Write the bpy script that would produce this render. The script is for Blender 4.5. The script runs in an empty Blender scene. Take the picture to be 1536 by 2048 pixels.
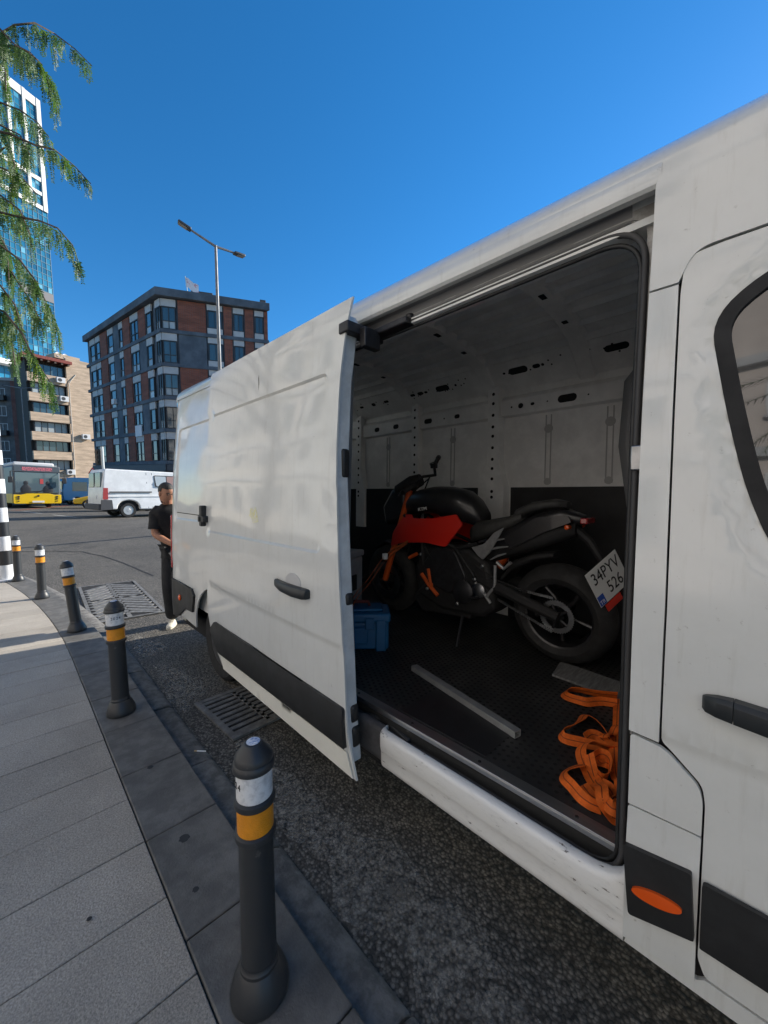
import bpy, bmesh, math, random
from mathutils import Vector, Matrix, Euler
from mathutils.geometry import delaunay_2d_cdt
random.seed(7)
R = math.radians; PI = math.pi
sc = bpy.context.scene
col = sc.collection

# ------------------------------------------------------------------ camera, sky, sun, exposure
EYE = Vector((0, 0, 1.58))
FW = Vector((.699, .714, -.0435)).normalized(); UP = Vector((.024, .0358, .999))
RT = FW.cross(UP).normalized(); UP = RT.cross(FW)
cam = bpy.data.cameras.new('camera'); camo = bpy.data.objects.new('camera', cam); col.objects.link(camo)
m = Matrix((RT, UP, -FW)).transposed().to_4x4(); m.translation = EYE; camo.matrix_world = m
cam.sensor_fit = 'HORIZONTAL'; cam.sensor_width = 36; cam.lens = 36*772/1536
cam.clip_start = .02; cam.clip_end = 3000
sc.camera = camo
sc.render.resolution_x, sc.render.resolution_y = 768, 1024
SUN_TO = Vector((.988, -.15, 0)).normalized(); SUN_EL = R(27)
w = bpy.data.worlds.new('World'); sc.world = w; w.use_nodes = True
nt = w.node_tree; bg = nt.nodes['Background']
sky = nt.nodes.new('ShaderNodeTexSky'); sky.sky_type = 'NISHITA'; sky.sun_disc = False
sky.sun_elevation = SUN_EL; sky.sun_rotation = math.atan2(SUN_TO.x, SUN_TO.y)
sky.altitude = 100; sky.air_density = 1.0; sky.dust_density = .05; sky.ozone_density = 6.0
hs = nt.nodes.new('ShaderNodeHueSaturation'); hs.inputs['Saturation'].default_value = 1.2; hs.inputs['Hue'].default_value = .496; nt.links.new(sky.outputs[0], hs.inputs['Color']); nt.links.new(hs.outputs[0], bg.inputs[0]); bg.inputs[1].default_value = .112
sl = bpy.data.lights.new('sun', 'SUN'); sl.energy = 4.6; sl.angle = R(.55); sl.color = (1, .93, .82)
so = bpy.data.objects.new('sun', sl); col.objects.link(so)
sd = (SUN_TO*math.cos(SUN_EL)+Vector((0, 0, math.sin(SUN_EL))))
so.rotation_euler = sd.to_track_quat('Z', 'Y').to_euler(); so.location = (20, -8, 30)
sc.view_settings.view_transform = 'Standard'; sc.view_settings.look = 'None'
sc.view_settings.exposure = .80; sc.view_settings.gamma = 1; sc.view_settings.use_curve_mapping = False
sc.render.engine = 'CYCLES'

# ------------------------------------------------------------------ helpers
MATS = {}
def mat(name, c=(.5, .5, .5), rough=.6, metal=0., var=0., vscale=6., dark=None, bump=0., bscale=60., coat=0., spec=.5, rnd=0., detail=6., stretch=(1, 1, 1), alpha=1., trans=0., emit=0., vlo=.42, vhi=.62, blotch=0., blscale=1.6):
    if name in MATS: return MATS[name]
    ma = bpy.data.materials.new(name); ma.use_nodes = True; MATS[name] = ma
    n = ma.node_tree.nodes; l = ma.node_tree.links; b = n['Principled BSDF']
    b.inputs['Base Color'].default_value = (*c, 1); b.inputs['Roughness'].default_value = rough
    b.inputs['Metallic'].default_value = metal; b.inputs['Coat Weight'].default_value = coat
    b.inputs['Coat Roughness'].default_value = .06
    b.inputs['Specular IOR Level'].default_value = spec; b.inputs['Transmission Weight'].default_value = trans
    if emit:
        b.inputs['Emission Color'].default_value = (*c, 1); b.inputs['Emission Strength'].default_value = emit
    if var or bump:
        tc = n.new('ShaderNodeTexCoord'); mp = n.new('ShaderNodeMapping'); mp.inputs['Scale'].default_value = stretch
        l.new(tc.outputs['Object'], mp.inputs['Vector'])
    out = None
    if var:
        d = dark or tuple(x*(1-var) for x in c)
        nz = n.new('ShaderNodeTexNoise'); nz.inputs['Scale'].default_value = vscale; nz.inputs['Detail'].default_value = detail; nz.inputs['Roughness'].default_value = .65
        l.new(mp.outputs[0], nz.inputs['Vector'])
        cr = n.new('ShaderNodeValToRGB'); cr.color_ramp.elements[0].position = vlo; cr.color_ramp.elements[1].position = vhi
        cr.color_ramp.elements[0].color = (*d, 1); cr.color_ramp.elements[1].color = (*c, 1)
        l.new(nz.outputs['Fac'], cr.inputs['Fac']); out = cr.outputs['Color']
        mr = n.new('ShaderNodeMapRange'); mr.inputs['To Min'].default_value = min(1, rough*1.25); mr.inputs['To Max'].default_value = rough*.85
        l.new(nz.outputs['Fac'], mr.inputs['Value']); l.new(mr.outputs[0], b.inputs['Roughness'])
    if blotch and out:
        z3 = n.new('ShaderNodeTexNoise'); z3.inputs['Scale'].default_value = blscale; z3.inputs['Detail'].default_value = 8; z3.inputs['Roughness'].default_value = .7; l.new(tc.outputs['Object'], z3.inputs['Vector'])
        r3 = n.new('ShaderNodeValToRGB'); r3.color_ramp.elements[0].position = .32; r3.color_ramp.elements[1].position = .6; r3.color_ramp.elements[0].color = (.45, .44, .42, 1); l.new(z3.outputs['Fac'], r3.inputs['Fac'])
        m3 = n.new('ShaderNodeMixRGB'); m3.blend_type = 'MULTIPLY'; m3.inputs[0].default_value = blotch; l.new(out, m3.inputs[1]); l.new(r3.outputs[0], m3.inputs[2]); out = m3.outputs[0]
    if rnd:
        oi = n.new('ShaderNodeObjectInfo'); mm = n.new('ShaderNodeMapRange'); mm.inputs['To Min'].default_value = 1-rnd; mm.inputs['To Max'].default_value = 1+rnd
        l.new(oi.outputs['Random'], mm.inputs['Value'])
        hs = n.new('ShaderNodeHueSaturation'); l.new(mm.outputs[0], hs.inputs['Value'])
        if out: l.new(out, hs.inputs['Color'])
        else: hs.inputs['Color'].default_value = (*c, 1)
        out = hs.outputs['Color']
    if out: l.new(out, b.inputs['Base Color'])
    if bump:
        n2 = n.new('ShaderNodeTexNoise'); n2.inputs['Scale'].default_value = bscale; n2.inputs['Detail'].default_value = 4
        l.new(mp.outputs[0], n2.inputs['Vector'])
        bp = n.new('ShaderNodeBump'); bp.inputs['Strength'].default_value = bump; bp.inputs['Distance'].default_value = .01
        l.new(n2.outputs['Fac'], bp.inputs['Height']); l.new(bp.outputs[0], b.inputs['Normal'])
    return ma

def tag(o, label=None, cat=None, group=None, kind=None):
    if label: o['label'] = label
    if cat: o['category'] = cat
    if group: o['group'] = group
    if kind: o['kind'] = kind
    return o
def empty(name, loc=(0, 0, 0), label=None, cat=None, group=None, mw=None):
    o = bpy.data.objects.new(name, None); col.objects.link(o); o.empty_display_size = .2
    if mw is not None: o.matrix_world = mw
    else: o.location = loc
    return tag(o, label, cat, group)
def mesh_obj(name, me, ma, parent=None, smooth=35):
    if ma is not None:
        if not me.materials: me.materials.append(ma)
    if smooth:
        for p in me.polygons: p.use_smooth = True
        me.set_sharp_from_angle(angle=R(smooth))
    o = bpy.data.objects.new(name, me); col.objects.link(o)
    if parent: o.parent = parent
    return o
def bevel(o, wd=.004, seg=2, ang=40):
    b = o.modifiers.new('bevel', 'BEVEL'); b.width = wd; b.segments = seg; b.limit_method = 'ANGLE'; b.angle_limit = R(ang); b.harden_normals = False
    return o
class MB:
    def __init__(s): s.v = []; s.f = []
    def add(s, vs, fs):
        k = len(s.v); s.v += [tuple(x) for x in vs]; s.f += [tuple(i+k for i in q) for q in fs]; return s
    def box(s, x0, x1, y0, y1, z0, z1, M=None):
        vs = [Vector((x, y, z)) for x in (x0, x1) for y in (y0, y1) for z in (z0, z1)]
        if M: vs = [M @ v for v in vs]
        return s.add(vs, [(0, 1, 3, 2), (4, 6, 7, 5), (0, 4, 5, 1), (2, 3, 7, 6), (0, 2, 6, 4), (1, 5, 7, 3)])
    def tube(s, pts, r, n=8, cap=True, closed=False):
        pts = [Vector(p) for p in pts]; N = len(pts); rs = r if isinstance(r, (list, tuple)) else [r]*N
        vs = []; prev = None
        for i, p in enumerate(pts):
            if closed: t = pts[(i+1) % N]-pts[i-1]
            else: t = (pts[min(i+1, N-1)]-pts[max(i-1, 0)])
            t.normalize()
            if prev is None:
                u = t.orthogonal().normalized()
            else:
                u = (prev-t*prev.dot(t)); u = u.normalized() if u.length > 1e-6 else t.orthogonal().normalized()
            prev = u; q = t.cross(u)
            vs += [p+(u*math.cos(2*PI*k/n)+q*math.sin(2*PI*k/n))*rs[i] for k in range(n)]
        fs = []
        for i in range(N if closed else N-1):
            j = (i+1) % N
            fs += [(i*n+k, i*n+(k+1) % n, j*n+(k+1) % n, j*n+k) for k in range(n)]
        if cap and not closed: fs += [tuple(range(n))[::-1], tuple(range((N-1)*n, N*n))]
        return s.add(vs, fs)
    def lathe(s, prof, n=24, M=None, cap=True):          # prof: (r, z)
        vs = []
        for r, z in prof: vs += [Vector((r*math.cos(2*PI*k/n), r*math.sin(2*PI*k/n), z)) for k in range(n)]
        if M: vs = [M @ v for v in vs]
        fs = []
        for i in range(len(prof)-1): fs += [(i*n+k, i*n+(k+1) % n, (i+1)*n+(k+1) % n, (i+1)*n+k) for k in range(n)]
        if prof[0] == prof[-1]: cap = False
        if cap and prof[0][0] > 1e-5: fs.append(tuple(range(n))[::-1])
        if cap and prof[-1][0] > 1e-5: fs.append(tuple(range((len(prof)-1)*n, len(prof)*n)))
        return s.add(vs, fs)
    def loft(s, secs, close=True, cap=True):   # list of equal-length point loops
        n = len(secs[0]); vs = [p for q in secs for p in q]; fs = []
        for i in range(len(secs)-1):
            for k in range(n if close else n-1):
                fs.append((i*n+k, i*n+(k+1) % n, (i+1)*n+(k+1) % n, (i+1)*n+k))
        if cap and close: fs += [tuple(range(n))[::-1], tuple(range((len(secs)-1)*n, len(secs)*n))]
        return s.add(vs, fs)
    def prism(s, poly, fn0, fn1):               # 2D polygon extruded between two maps
        n = len(poly); vs = [fn0(*p) for p in poly]+[fn1(*p) for p in poly]
        return s.add(vs, [tuple(range(n))[::-1], tuple(range(n, 2*n))]+[(i, (i+1) % n, n+(i+1) % n, n+i) for i in range(n)])
    def build(s, name, ma, parent=None, smooth=35, bev=0, weld=False):
        me = bpy.data.meshes.new(name); me.from_pydata([tuple(v) for v in s.v], [], s.f)
        bm = bmesh.new(); bm.from_mesh(me)
        if weld: bmesh.ops.remove_doubles(bm, verts=bm.verts, dist=1e-5)
        bmesh.ops.recalc_face_normals(bm, faces=bm.faces); bm.to_mesh(me); bm.free()
        o = mesh_obj(name, me, ma, parent, smooth)
        if bev: bevel(o, bev)
        return o
def inpoly(p, poly):
    x, y = p; c = False; n = len(poly)
    for i in range(n):
        x1, y1 = poly[i]; x2, y2 = poly[i-1]
        if (y1 > y) != (y2 > y) and x < (x2-x1)*(y-y1)/(y2-y1)+x1: c = not c
    return c
def resample(poly, step, closed=True):
    o = []; n = len(poly)
    for i in range(n if closed else n-1):
        a = Vector(poly[i]); b = Vector(poly[(i+1) % n]); k = max(1, int((b-a).length/step+.5))
        o += [tuple(a.lerp(b, j/k)) for j in range(k)]
    if not closed: o.append(tuple(poly[-1]))
    return o
def rounded(poly, r, seg=5):                     # poly pts may carry own radius as third value
    o = []; n = len(poly)
    for i in range(n):
        p = Vector(poly[i][:2]); a = Vector(poly[i-1][:2]); b = Vector(poly[(i+1) % n][:2]); rr = poly[i][2] if len(poly[i]) > 2 else r
        if rr <= 0: o.append(tuple(p)); continue
        da = (a-p); db = (b-p); k = min(rr, da.length*.48, db.length*.48)
        pa = p+da.normalized()*k; pb = p+db.normalized()*k
        for j in range(seg+1):
            t = j/seg; o.append(tuple(pa*(1-t)**2+p*2*t*(1-t)+pb*t*t))
    return o
def cdt(outer, holes=(), loops=(), step=.05, grid=True):
    outer = resample(outer, step); holes = [resample(h, step) for h in holes]
    pts = []; ed = []
    for lp in [outer]+holes:
        k = len(pts); pts += lp; ed += [(k+i, k+(i+1) % len(lp)) for i in range(len(lp))]
    for lp, cl in loops:
        lp = [q for q in resample(lp, step, cl)]; k = len(pts); pts += lp
        ed += [(k+i, k+(i+1) % len(lp)) for i in range(len(lp) if cl else len(lp)-1)]
    ys = [p[0] for p in outer]; zs = [p[1] for p in outer]
    if grid:
        y = min(ys)+step*.5; r = 0
        while y < max(ys):
            z = min(zs)+step*.5
            while z < max(zs):
                q = (y+.0001*math.sin(z*97), z+.0001*math.sin(y*89))
                if inpoly(q, outer): pts.append(q)
                z += step
            y += step
    vs, e, fs, *_ = delaunay_2d_cdt([Vector(p) for p in pts], ed, [], 0, 1e-5)
    out = []
    for f in fs:
        c = sum((vs[i] for i in f), Vector((0, 0)))/len(f)
        if inpoly(c, outer) and not any(inpoly(c, h) for h in holes): out.append(tuple(f))
    return [tuple(v) for v in vs], out
def sheet(name, outer, fn, thick, ma, parent, holes=(), loops=(), step=.05, bev=.003, smooth=35, grid=True):
    """a 2D outline mapped to 3D by fn(u, v) with a back side at fn + thick (a Vector)"""
    vs, fs = cdt(outer, holes, loops, step, grid)
    used = sorted({i for f in fs for i in f}); rm = {u: i for i, u in enumerate(used)}
    P = [Vector(fn(*vs[i])) for i in used]; fs = [tuple(rm[i] for i in f) for f in fs]; n = len(P)
    T = Vector(thick); V = P+[p+T for p in P]; F = list(fs)+[tuple(n+i for i in f[::-1]) for f in fs]
    cnt = {}
    for f in fs:
        for i in range(3):
            a, b = f[i], f[(i+1) % 3]; cnt[(a, b)] = 1
    for a, b in cnt:
        if (b, a) not in cnt: F.append((b, a, n+a, n+b))
    o = MB().add(V, F).build(name, ma, parent, smooth)
    if bev: bevel(o, bev, 2, 50)
    return o
def text(name, s, size, mw, ma, parent=None, ext=.001, align='CENTER', sx=1.):
    cu = bpy.data.curves.new(name, 'FONT'); cu.body = s; cu.size = size; cu.extrude = ext; cu.align_x = align; cu.align_y = 'CENTER'; cu.resolution_u = 3
    to = bpy.data.objects.new(name, cu); col.objects.link(to); bpy.context.view_layer.update()
    me = bpy.data.meshes.new_from_object(to); bpy.data.objects.remove(to); me.name = name
    me.materials.clear(); me.materials.append(ma); me.transform(Matrix.Diagonal((sx, 1, 1, 1)))
    o = bpy.data.objects.new(name, me); col.objects.link(o)
    if parent: o.parent = parent
    o.matrix_local = mw; return o
def smooth01(a, b, x):
    t = max(0, min(1, (x-a)/(b-a))); return t*t*(3-2*t)
def lerp(a, b, t): return a+(b-a)*t
def interp(x, xs, ys):
    if x <= xs[0]: return ys[0]
    for i in range(len(xs)-1):
        if x <= xs[i+1]: return lerp(ys[i], ys[i+1], (x-xs[i])/(xs[i+1]-xs[i]))
    return ys[-1]
def copy_tree(o, parent=None):
    c = o.copy(); col.objects.link(c); c.parent = parent
    for ch in o.children: copy_tree(ch, c)
    return c

# ------------------------------------------------------------------ materials
def paint(name, c, speck=.5):
    ma = bpy.data.materials.new(name); ma.use_nodes = True; n = ma.node_tree.nodes; l = ma.node_tree.links; b = n['Principled BSDF']
    tc = n.new('ShaderNodeTexCoord')
    def nz(s, d, st=(1, 1, 1)):
        mp = n.new('ShaderNodeMapping'); mp.inputs['Scale'].default_value = st; l.new(tc.outputs['Object'], mp.inputs[0])
        z = n.new('ShaderNodeTexNoise'); z.inputs['Scale'].default_value = s; z.inputs['Detail'].default_value = d; z.inputs['Roughness'].default_value = .7; l.new(mp.outputs[0], z.inputs['Vector']); return z.outputs['Fac']
    def rp(src, p0, c0, p1, c1):
        r = n.new('ShaderNodeValToRGB'); r.color_ramp.elements[0].position = p0; r.color_ramp.elements[1].position = p1; r.color_ramp.elements[0].color = (*c0, 1); r.color_ramp.elements[1].color = (*c1, 1); l.new(src, r.inputs['Fac']); return r.outputs[0]
    big = rp(nz(5, 10), .3, tuple(x*.93 for x in c), .6, c)
    sp = rp(nz(38, 6), .27, (.30, .28, .25), .35, (1, 1, 1)); stk = rp(nz(3, 8, (9, 9, .8)), .30, (.72, .70, .66), .46, (1, 1, 1))
    out = big
    for s, f in ((sp, speck), (stk, .35)):
        m_ = n.new('ShaderNodeMixRGB'); m_.blend_type = 'MULTIPLY'; m_.inputs[0].default_value = f; l.new(out, m_.inputs[1]); l.new(s, m_.inputs[2]); out = m_.outputs[0]
    l.new(out, b.inputs['Base Color']); b.inputs['Roughness'].default_value = .32; b.inputs['Coat Weight'].default_value = .8; b.inputs['Coat IOR'].default_value = 1.7
    l.new(rp(nz(1.3, 6), .35, (.11,)*3, .65, (.045,)*3), b.inputs['Coat Roughness'])
    MATS[name] = ma; return ma
WHITE = paint('white_paint', (.665, .68, .665))
WHITE_IN = mat('white_paint_inside', (.85, .85, .83), .5, var=.14, vscale=5)
BLACKP = mat('black_plastic', (.022, .023, .024), .48, var=.35, vscale=9, bump=.05, bscale=300)
RUBBER = mat('rubber', (.016, .016, .017), .7, var=.3, vscale=12)
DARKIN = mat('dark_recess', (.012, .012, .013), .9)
ALU = mat('aluminium', (.55, .56, .57), .38, 1, var=.25, vscale=20, stretch=(1, .1, 1))
ORANGE_L = mat('orange_lens', (.75, .10, .01), .25, coat=.5)
RED_L = mat('red_lens', (.35, .01, .012), .2, coat=.6)
GLASS_D = mat('dark_glass', (.02, .025, .028), .04, spec=.9, coat=.5)
ORANGE = mat('orange_webbing', (.80, .145, .008), .75, var=.25, vscale=30, bump=.25, bscale=500)
STEEL = mat('steel', (.42, .43, .44), .35, 1, var=.3, vscale=15)
DKSTEEL = mat('dark_metal', (.05, .05, .055), .42, .6, var=.3, vscale=15)

def pray(px, py): return FW*772+RT*(px-768)-UP*(py-1024)          # direction through a photo pixel
def atX(px, py, X): v = pray(px, py); return EYE+v*(X/v.x)
def atY(px, py, Y): v = pray(px, py); return EYE+v*(Y/v.y)
def atZ(px, py, Z): v = pray(px, py); return EYE+v*((Z-EYE.z)/v.z)

# ------------------------------------------------------------------ road and far terrain
HD = Vector((.70, .714)).normalized()              # horizontal heading of the street crossing behind
LT = Vector((HD.y, -HD.x))
TILT = R(3.2)                                      # the near street runs downhill; upright things beyond stand plumb to gravity
def gz(x, y):                                      # the near street, a short ramp, then the level crossing
    d = x*HD.x+y*HD.y
    return .48*smooth01(7.0, 15.5, d)
def far_point(px, py):                             # ray through a photo pixel down to the far ground
    v = FW*772+RT*(px-768)-UP*(py-1024)
    lo, hi = 1., 900.; v = v/Vector((v.x, v.y)).dot(HD)
    for _ in range(60):
        mid = (lo+hi)/2; p = EYE+v*mid
        if p.z > gz(p.x, p.y): lo = mid
        else: hi = mid
    return EYE+v*lo
def far_at(px, d):                                 # ground point in the direction of photo column px at depth d
    v = FW*772+RT*(px-768); v = v/Vector((v.x, v.y)).dot(HD); p = EYE+v*d
    return Vector((p.x, p.y, gz(p.x, p.y)))
FARR = Matrix.Rotation(TILT, 4, Vector((LT.x, LT.y, 0)))
def far_mw(p, yaw, tilt=True):                     # upright on the level crossing, yaw about its normal
    return Matrix.Translation(p) @ (FARR if tilt else Matrix.Identity(4)) @ Matrix.Rotation(yaw, 4, 'Z')

def asphalt():
    ma = bpy.data.materials.new('asphalt'); ma.use_nodes = True
    n = ma.node_tree.nodes; l = ma.node_tree.links; b = n['Principled BSDF']
    tc = n.new('ShaderNodeTexCoord')
    def noise(s, d=5, r=.6):
        z = n.new('ShaderNodeTexNoise'); z.inputs['Scale'].default_value = s; z.inputs['Detail'].default_value = d; z.inputs['Roughness'].default_value = r
        l.new(tc.outputs['Object'], z.inputs['Vector']); return z
    def ramp(src, p0, c0, p1, c1):
        r = n.new('ShaderNodeValToRGB'); r.color_ramp.elements[0].position = p0; r.color_ramp.elements[1].position = p1
        r.color_ramp.elements[0].color = (*c0, 1); r.color_ramp.elements[1].color = (*c1, 1); l.new(src, r.inputs['Fac']); return r
    big = ramp(noise(.7, 6).outputs['Fac'], .3, (.11, .103, .093), .7, (.17, .158, .14))
    vo = n.new('ShaderNodeTexVoronoi'); vo.inputs['Scale'].default_value = 75; l.new(tc.outputs['Object'], vo.inputs['Vector'])
    stone = ramp(vo.outputs['Color'], .15, (.45, .45, .45), .95, (1.9, 1.85, 1.75))
    mx = n.new('ShaderNodeMixRGB'); mx.blend_type = 'MULTIPLY'; mx.inputs[0].default_value = .85
    l.new(big.outputs[0], mx.inputs[1]); l.new(stone.outputs[0], mx.inputs[2])
    gap = ramp(vo.outputs['Distance'], .35, (1, 1, 1), .62, (.35, .35, .35))
    mx2 = n.new('ShaderNodeMixRGB'); mx2.blend_type = 'MULTIPLY'; mx2.inputs[0].default_value = 1
    l.new(mx.outputs[0], mx2.inputs[1]); l.new(gap.outputs[0], mx2.inputs[2])
    st = ramp(noise(1.7, 8, .7).outputs['Fac'], .30, (.5, .5, .5), .47, (1, 1, 1))
    mx3 = n.new('ShaderNodeMixRGB'); mx3.blend_type = 'MULTIPLY'; mx3.inputs[0].default_value = .7
    l.new(mx2.outputs[0], mx3.inputs[1]); l.new(st.outputs[0], mx3.inputs[2])
    l.new(mx3.outputs[0], b.inputs['Base Color']); b.inputs['Roughness'].default_value = .75
    bp = n.new('ShaderNodeBump'); bp.inputs['Strength'].default_value = .9; bp.inputs['Distance'].default_value = .006; bp.invert = True
    nz = noise(40, 3); ad = n.new('ShaderNodeMath'); ad.operation = 'ADD'; l.new(vo.outputs['Distance'], ad.inputs[0]); l.new(nz.outputs['Fac'], ad.inputs[1])
    l.new(ad.outputs[0], bp.inputs['Height']); l.new(bp.outputs[0], b.inputs['Normal'])
    return ma
ASPH = asphalt()
mb = MB(); ds = [-60, -20, 0, 4, 6, 7]+[7+.5*i for i in range(1, 18)]+[20, 40, 80, 160, 400, 900]; ls = [-700, -200, -80, -40, -20, -10, -5, 0, 5, 10, 20, 40, 80, 200, 700]
for d in ds:
    for q in ls:
        p = HD*d+LT*q; mb.v.append((p.x, p.y, gz(p.x, p.y)))
k = len(ls)
for i in range(len(ds)-1):
    for j in range(k-1): mb.f.append((i*k+j, i*k+j+1, (i+1)*k+j+1, (i+1)*k+j))
road = tag(mb.build('road', ASPH), kind='structure')

def paint_mat(name, c, lo, hi, scale=9):
    """worn road paint: speckled with holes through which the road shows"""
    ma = bpy.data.materials.new(name); ma.use_nodes = True; n = ma.node_tree.nodes; l = ma.node_tree.links; b = n['Principled BSDF']
    b.inputs['Base Color'].default_value = (*c, 1); b.inputs['Roughness'].default_value = .8
    tc = n.new('ShaderNodeTexCoord'); z = n.new('ShaderNodeTexNoise'); z.inputs['Scale'].default_value = scale; z.inputs['Detail'].default_value = 10; z.inputs['Roughness'].default_value = .78
    l.new(tc.outputs['Object'], z.inputs['Vector']); r = n.new('ShaderNodeValToRGB'); r.color_ramp.elements[0].position = lo; r.color_ramp.elements[1].position = hi
    l.new(z.outputs['Fac'], r.inputs['Fac']); l.new(r.outputs['Color'], b.inputs['Alpha']); return ma
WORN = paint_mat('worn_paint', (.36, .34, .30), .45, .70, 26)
LINE = paint_mat('line_paint', (.5, .5, .47), .35, .6)
def decal(name, poly, ma, dz=.004, parent=None, step=.6):
    vs, fs = cdt(poly, step=step)
    return MB().add([(x, y, gz(x, y)+dz) for x, y in vs], fs).build(name, ma, parent or road)
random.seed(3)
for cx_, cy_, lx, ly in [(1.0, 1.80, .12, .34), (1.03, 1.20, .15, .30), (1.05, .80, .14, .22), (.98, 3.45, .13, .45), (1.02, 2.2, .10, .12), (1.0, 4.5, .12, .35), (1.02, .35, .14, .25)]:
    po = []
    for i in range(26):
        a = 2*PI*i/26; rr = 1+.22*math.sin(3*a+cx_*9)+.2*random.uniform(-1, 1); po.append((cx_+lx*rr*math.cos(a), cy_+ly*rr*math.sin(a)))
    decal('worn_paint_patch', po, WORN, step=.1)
def strip_far(pxs, w_, ma, nm, dz=.006):
    P = [far_point(*p) for p in pxs]
    for a, b in zip(P[:-1], P[1:]):
        a2 = Vector((a.x, a.y)); b2 = Vector((b.x, b.y)); t = (b2-a2).normalized(); q = Vector((-t.y, t.x))*w_/2
        decal(nm, [tuple(a2-q), tuple(b2-q), tuple(b2+q), tuple(a2+q)], ma, dz)
strip_far([(48, 1023), (82, 1027)], .14, LINE, 'lane_marking'); strip_far([(107, 1030), (152, 1035)], .14, LINE, 'lane_marking')
strip_far([(30, 1021), (150, 1010)], .5, paint_mat('red_road_paint', (.32, .09, .05), .4, .6), 'red_road_band')
CRACK = mat('crack_fill', (.018, .018, .019), .8)
cr = [(10, 1106), (60, 1103), (110, 1102), (165, 1104), (205, 1112), (245, 1126), (285, 1143), (318, 1156)]
cr = [(lerp(a[0], b[0], t), lerp(a[1], b[1], t)+random.uniform(-.8, .8)) for a, b in zip(cr[:-1], cr[1:]) for t in (0, .33, .66)]
strip_far(cr, .035, CRACK, 'road_crack', .005)

# ------------------------------------------------------------------ pavement: slabs, edge stones, kerb stones, each its own piece
def kx(y): return .687-(.02*(y-4.2)**2 if y > 4.2 else 0)
def sx(y): return kx(y)-.299
def granite(name, c, c2, bs):
    ma = mat(name, c, .72, var=.3, vscale=150, dark=c2, bump=.35, bscale=160, rnd=.09, vlo=.38, vhi=.62, blotch=.45)
    return ma
SLAB = granite('granite_slab', (.50, .45, .38), (.28, .255, .22), 0)
EDGE = mat('dark_edge_stone', (.175, .168, .155), .6, var=.3, vscale=9, dark=(.12, .116, .108), bump=.25, bscale=140, rnd=.09, blotch=.6, blscale=3.5)
KERB = mat('kerb_concrete', (.20, .19, .175), .85, var=.45, vscale=14, bump=.5, bscale=90, rnd=.1)
SAND = mat('joint_sand', (.06, .058, .055), .95, var=.4, vscale=40)
side = MB(); ysl = [-6+.5*i for i in range(34)]
side.loft([[(-7.5, y, -.06), (kx(y)-.012, y, -.06), (kx(y)-.012, y, .088), (-7.5, y, .088)] for y in ysl])
pave = tag(side.build('pavement', SAND), kind='structure')
def slab(nm, x0f, x1f, y0, y1, z0, z1, ma, par, g=.003, bv=.003):
    m_ = MB(); a = [(x0f(y0)+g, y0+g), (x1f(y0)-g, y0+g), (x1f(y1)-g, y1-g), (x0f(y1)+g, y1-g)]
    m_.prism(a, lambda x, y: (x, y, z0), lambda x, y: (x, y, z1))
    return m_.build(nm, ma, par, bev=bv)
random.seed(5)
y = 1.52-.315*9; r = 0
while y < 10.4:
    off = 0
    for c in range(4):
        def xa(t, c=c): return sx(t)-.66*(c+1)
        def xb(t, c=c): return sx(t)-.66*c
        slab('paving_slab', xa, xb, y, y+.315, .06, .1+random.uniform(-.0012, .0012), SLAB, pave, .0022)
    y += .315; r += 1
y = 1.32-.51*5
while y < 10.4:
    slab('edge_stone', sx, kx, y, y+.51, .05, .1015+random.uniform(-.001, .001), EDGE, pave, .0025, .006); y += .51
y = .72-.78*3
while y < 9.8:
    m_ = MB(); g = .006; dz = random.uniform(-.006, .004)
    def sec(t): return [(kx(t)-.008, t, -.03), (kx(t)+.15, t, -.03), (kx(t)+.152, t, .012+dz), (kx(t)+.12, t, .03+dz), (kx(t)+.006, t, .036+dz), (kx(t)-.008, t, .03+dz)]
    m_.loft([sec(y+g), sec(y+.39), sec(y+.78-g)]).build('kerb_stone', KERB, pave, bev=.006); y += .78
for px, py, rx in [(0.52, 2.32, .014), (0.51, 1.73, .020), (.47, 1.47, .011), (.17, 1.62, .008)]:
    po = [(px+rx*math.cos(a*PI/7)*(1+.2*math.sin(a*3)), py+rx*1.1*math.sin(a*PI/7)) for a in range(14)]
    MB().add([(x, y_, .1035) for x, y_ in po], [tuple(range(14))]).build('gum_spot', mat('gum', (.03, .032, .035), .8), pave)

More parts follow.
